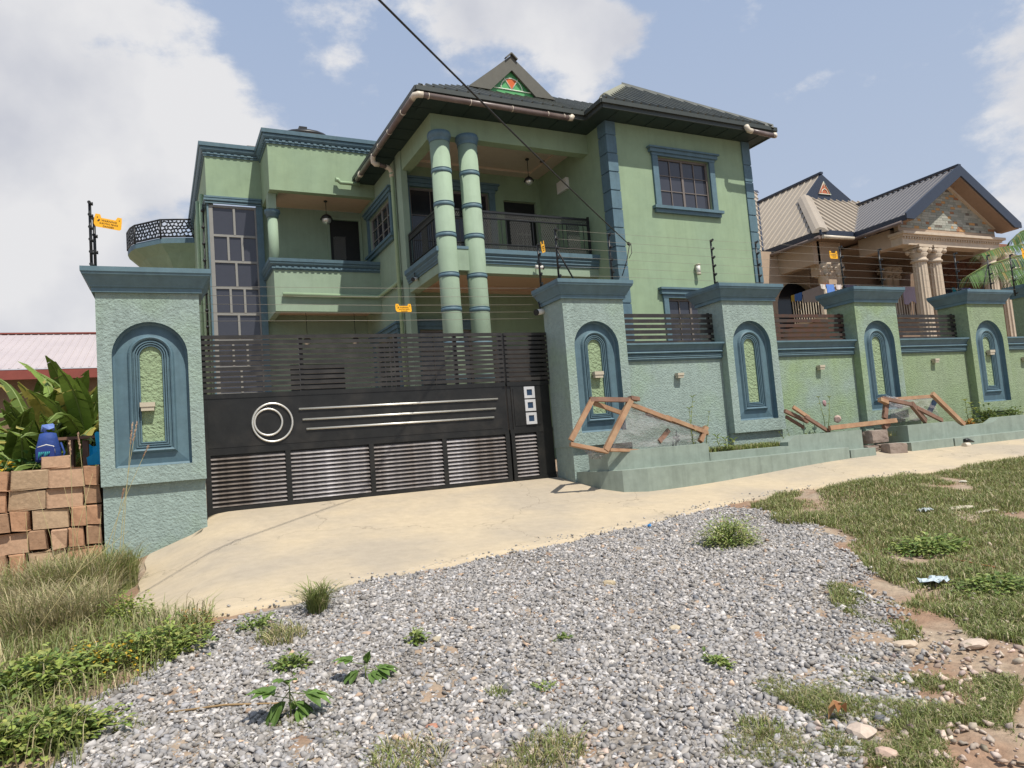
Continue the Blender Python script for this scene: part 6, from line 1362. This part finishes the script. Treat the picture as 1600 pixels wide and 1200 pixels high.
def seedling(u, v, h, tips, label, seed):
    c = gnd(u, v); t = thing('seedling', label, 'plant', tuple(c), group='broad leaved seedlings on the gravel'); q = random.Random(seed); b = MB(); C0 = Vector(c); b.tube([C0, C0+Vector((.0, 0, h))], [.005, .003], 5)
    M_lf = M_leaf
    for (du, dv, L) in tips:
        p = C0+Vector((0, 0, h*q.uniform(.5, .95))); w = Vector(aY(u+du, v+dv, c[1]+q.uniform(-.05, .03))); d = (w-p); b.tube([p, p+d*.5], [.0025, .002], 4); s = p+d*.45
        l_ = MB()
        for k in range(5 if L > .08 else 3):
            an = (k-(2 if L > .08 else 1))*.55; dd = Matrix.Rotation(an, 3, 'Z')@d.normalized(); l_.col = shade((.13, .22, .05), q.uniform(.75, 1.3)); leaf(l_, s, dd+Vector((0, 0, .1)), L*(1-.12*abs(k-2)), L*.42, .35)
        l_.build('leaf', M_lf, t, recalc=False)
    b.build('stem', mat('green_stem', (.16, .2, .06), .7), t)
seedling(455, 1128, .20, [(-58, -45, .15), (-10, -60, .12), (52, -42, .15), (-30, -12, .15), (38, 18, .16), (12, -28, .13), (25, -5, .13)], 'broad leaved seedling at the lower left of the gravel', 1)
seedling(572, 1065, .10, [(-48, -34, .12), (42, -22, .13), (-26, -8, .12), (5, -42, .11), (20, -10, .11)], 'second broad leaved seedling, up and right of the larger one', 2)
# single stones, bricks, litter
def onep(u, v, r, col, name, label, cat, sc=(1, 1, .55), seed=1, group=None):
    c = gnd(u, v); solo(rock((c[0], c[1], c[2]+r*sc[2]*.6), r, seed, sc, col), name, M_attr, label, cat, base=tuple(c), group=group)
onep(952, 915, .055, (.42, .34, .22), 'stone', 'rounded tan stone in the upper middle of the gravel', 'stone'); onep(683, 1003, .04, (.42, .36, .26), 'stone', 'pale tan stone beside the small upright weed', 'stone', seed=2); onep(573, 995, .04, (.46, .33, .24), 'stone', 'flat pinkish stone left of the small upright weed', 'stone', seed=3)
onep(676, 1140, .035, (.42, .20, .13), 'brick_chip', 'reddish brick chip near the bottom centre', 'brick chip', (1, 1, .5), 4); onep(1055, 985, .04, (.5, .42, .3), 'stone', 'pale tan stone at the right middle of the gravel', 'stone', seed=5); onep(1348, 1152, .07, (.52, .42, .34), 'stone', 'large pale stone under the orange leaf at lower right', 'stone', seed=6)
onep(1385, 1185, .05, (.5, .36, .28), 'stone', 'pinkish stone below the large pale one at lower right', 'stone', seed=7); onep(1500, 795, .13, (.48, .42, .32), 'stone_slab', 'flat pale slab lying in the right verge grass', 'slab', (1.5, .8, .18), 8); onep(1540, 800, .12, (.46, .40, .31), 'stone_slab', 'second flat slab right of the first in the verge', 'slab', (1.5, .8, .15), 9)
onep(1505, 755, .05, (.6, .56, .46), 'stone', 'small white stone far out in the right verge', 'stone', seed=10); onep(620, 893, .035, (.34, .27, .16), 'stone', 'small brown stone on the lower edge of the drive', 'stone', seed=11); onep(1415, 1010, .06, (.5, .40, .30), 'stone', 'flat pale stone above the red soil at the right', 'stone', (1.3, 1, .4), 12)
onep(1520, 1010, .07, (.5, .40, .32), 'stone', 'broad pale stone on the red soil at the right edge', 'stone', (1.5, 1, .35), 13); onep(327, 818, .045, (.45, .38, .28), 'stone', 'chipped stone at the foot of the pillar by the gate', 'stone', seed=14); onep(375, 812, .03, (.5, .44, .36), 'stone', 'small white stone just under the gate', 'stone', seed=15); onep(362, 823, .03, (.42, .27, .15), 'stone', 'small brown stone in front of the gate', 'stone', seed=16)
def paper(u, v, s, col, label, seed, name='plastic_litter'):
    c = gnd(u, v); q = random.Random(seed); b = MB(); b.col = col; lp = []
    for j in range(7): lp.append([(c[0]+s*(i/6-.5)+q.uniform(-.01, .01), c[1]+s*.7*(j/6-.5), c[2]+.03+q.uniform(0, .035)) for i in range(7)])
    b.rings(lp, close=False); solo(b, name, M_attr, label, 'litter', base=tuple(c), recalc=False)
paper(1462, 915, .20, (.45, .52, .55), 'bluish crumpled plastic sheet in the right grass', 1); paper(1445, 803, .16, (.38, .42, .42), 'grey crumpled plastic near the sandy mound', 2); paper(1015, 828, .035, (.05, .25, .55), 'tiny blue scrap on the concrete drive', 3)
c = gnd(1325, 1135); b = MB(); b.col = (.34, .15, .06); leaf(b, c+np.array([-.05, 0, .07]), (1, .4, .35), .10, .05, .9, fold=.6); b.col = (.40, .22, .09); leaf(b, c+np.array([.02, .03, .09]), (-.9, .2, -.3), .09, .04, .6, fold=.5); solo(b, 'dead_leaf', M_leaf, 'curled orange dead leaf on the pale stone at lower right', 'leaf', base=tuple(c), recalc=False)
p, q = gnd(1492, 880), gnd(1568, 893); b = MB(); b.col = (.28, .12, .05); b.tube([p+np.array([0, 0, .03]), q+np.array([0, 0, .02])], .008, 5); solo(b, 'stick', M_attr, 'reddish straight stick lying in the right grass', 'stick', base=tuple(p))
p, q = gnd(262, 1120), gnd(440, 1105); b = MB(); b.col = (.30, .20, .10); b.tube([p+np.array([0, 0, .02]), (p+q)/2+np.array([0, .02, .03]), q+np.array([0, 0, .02])], .006, 5); solo(b, 'stick', M_attr, 'thin crooked twig on the gravel at the lower left', 'stick', base=tuple(p))
S.render.engine = 'CYCLES'
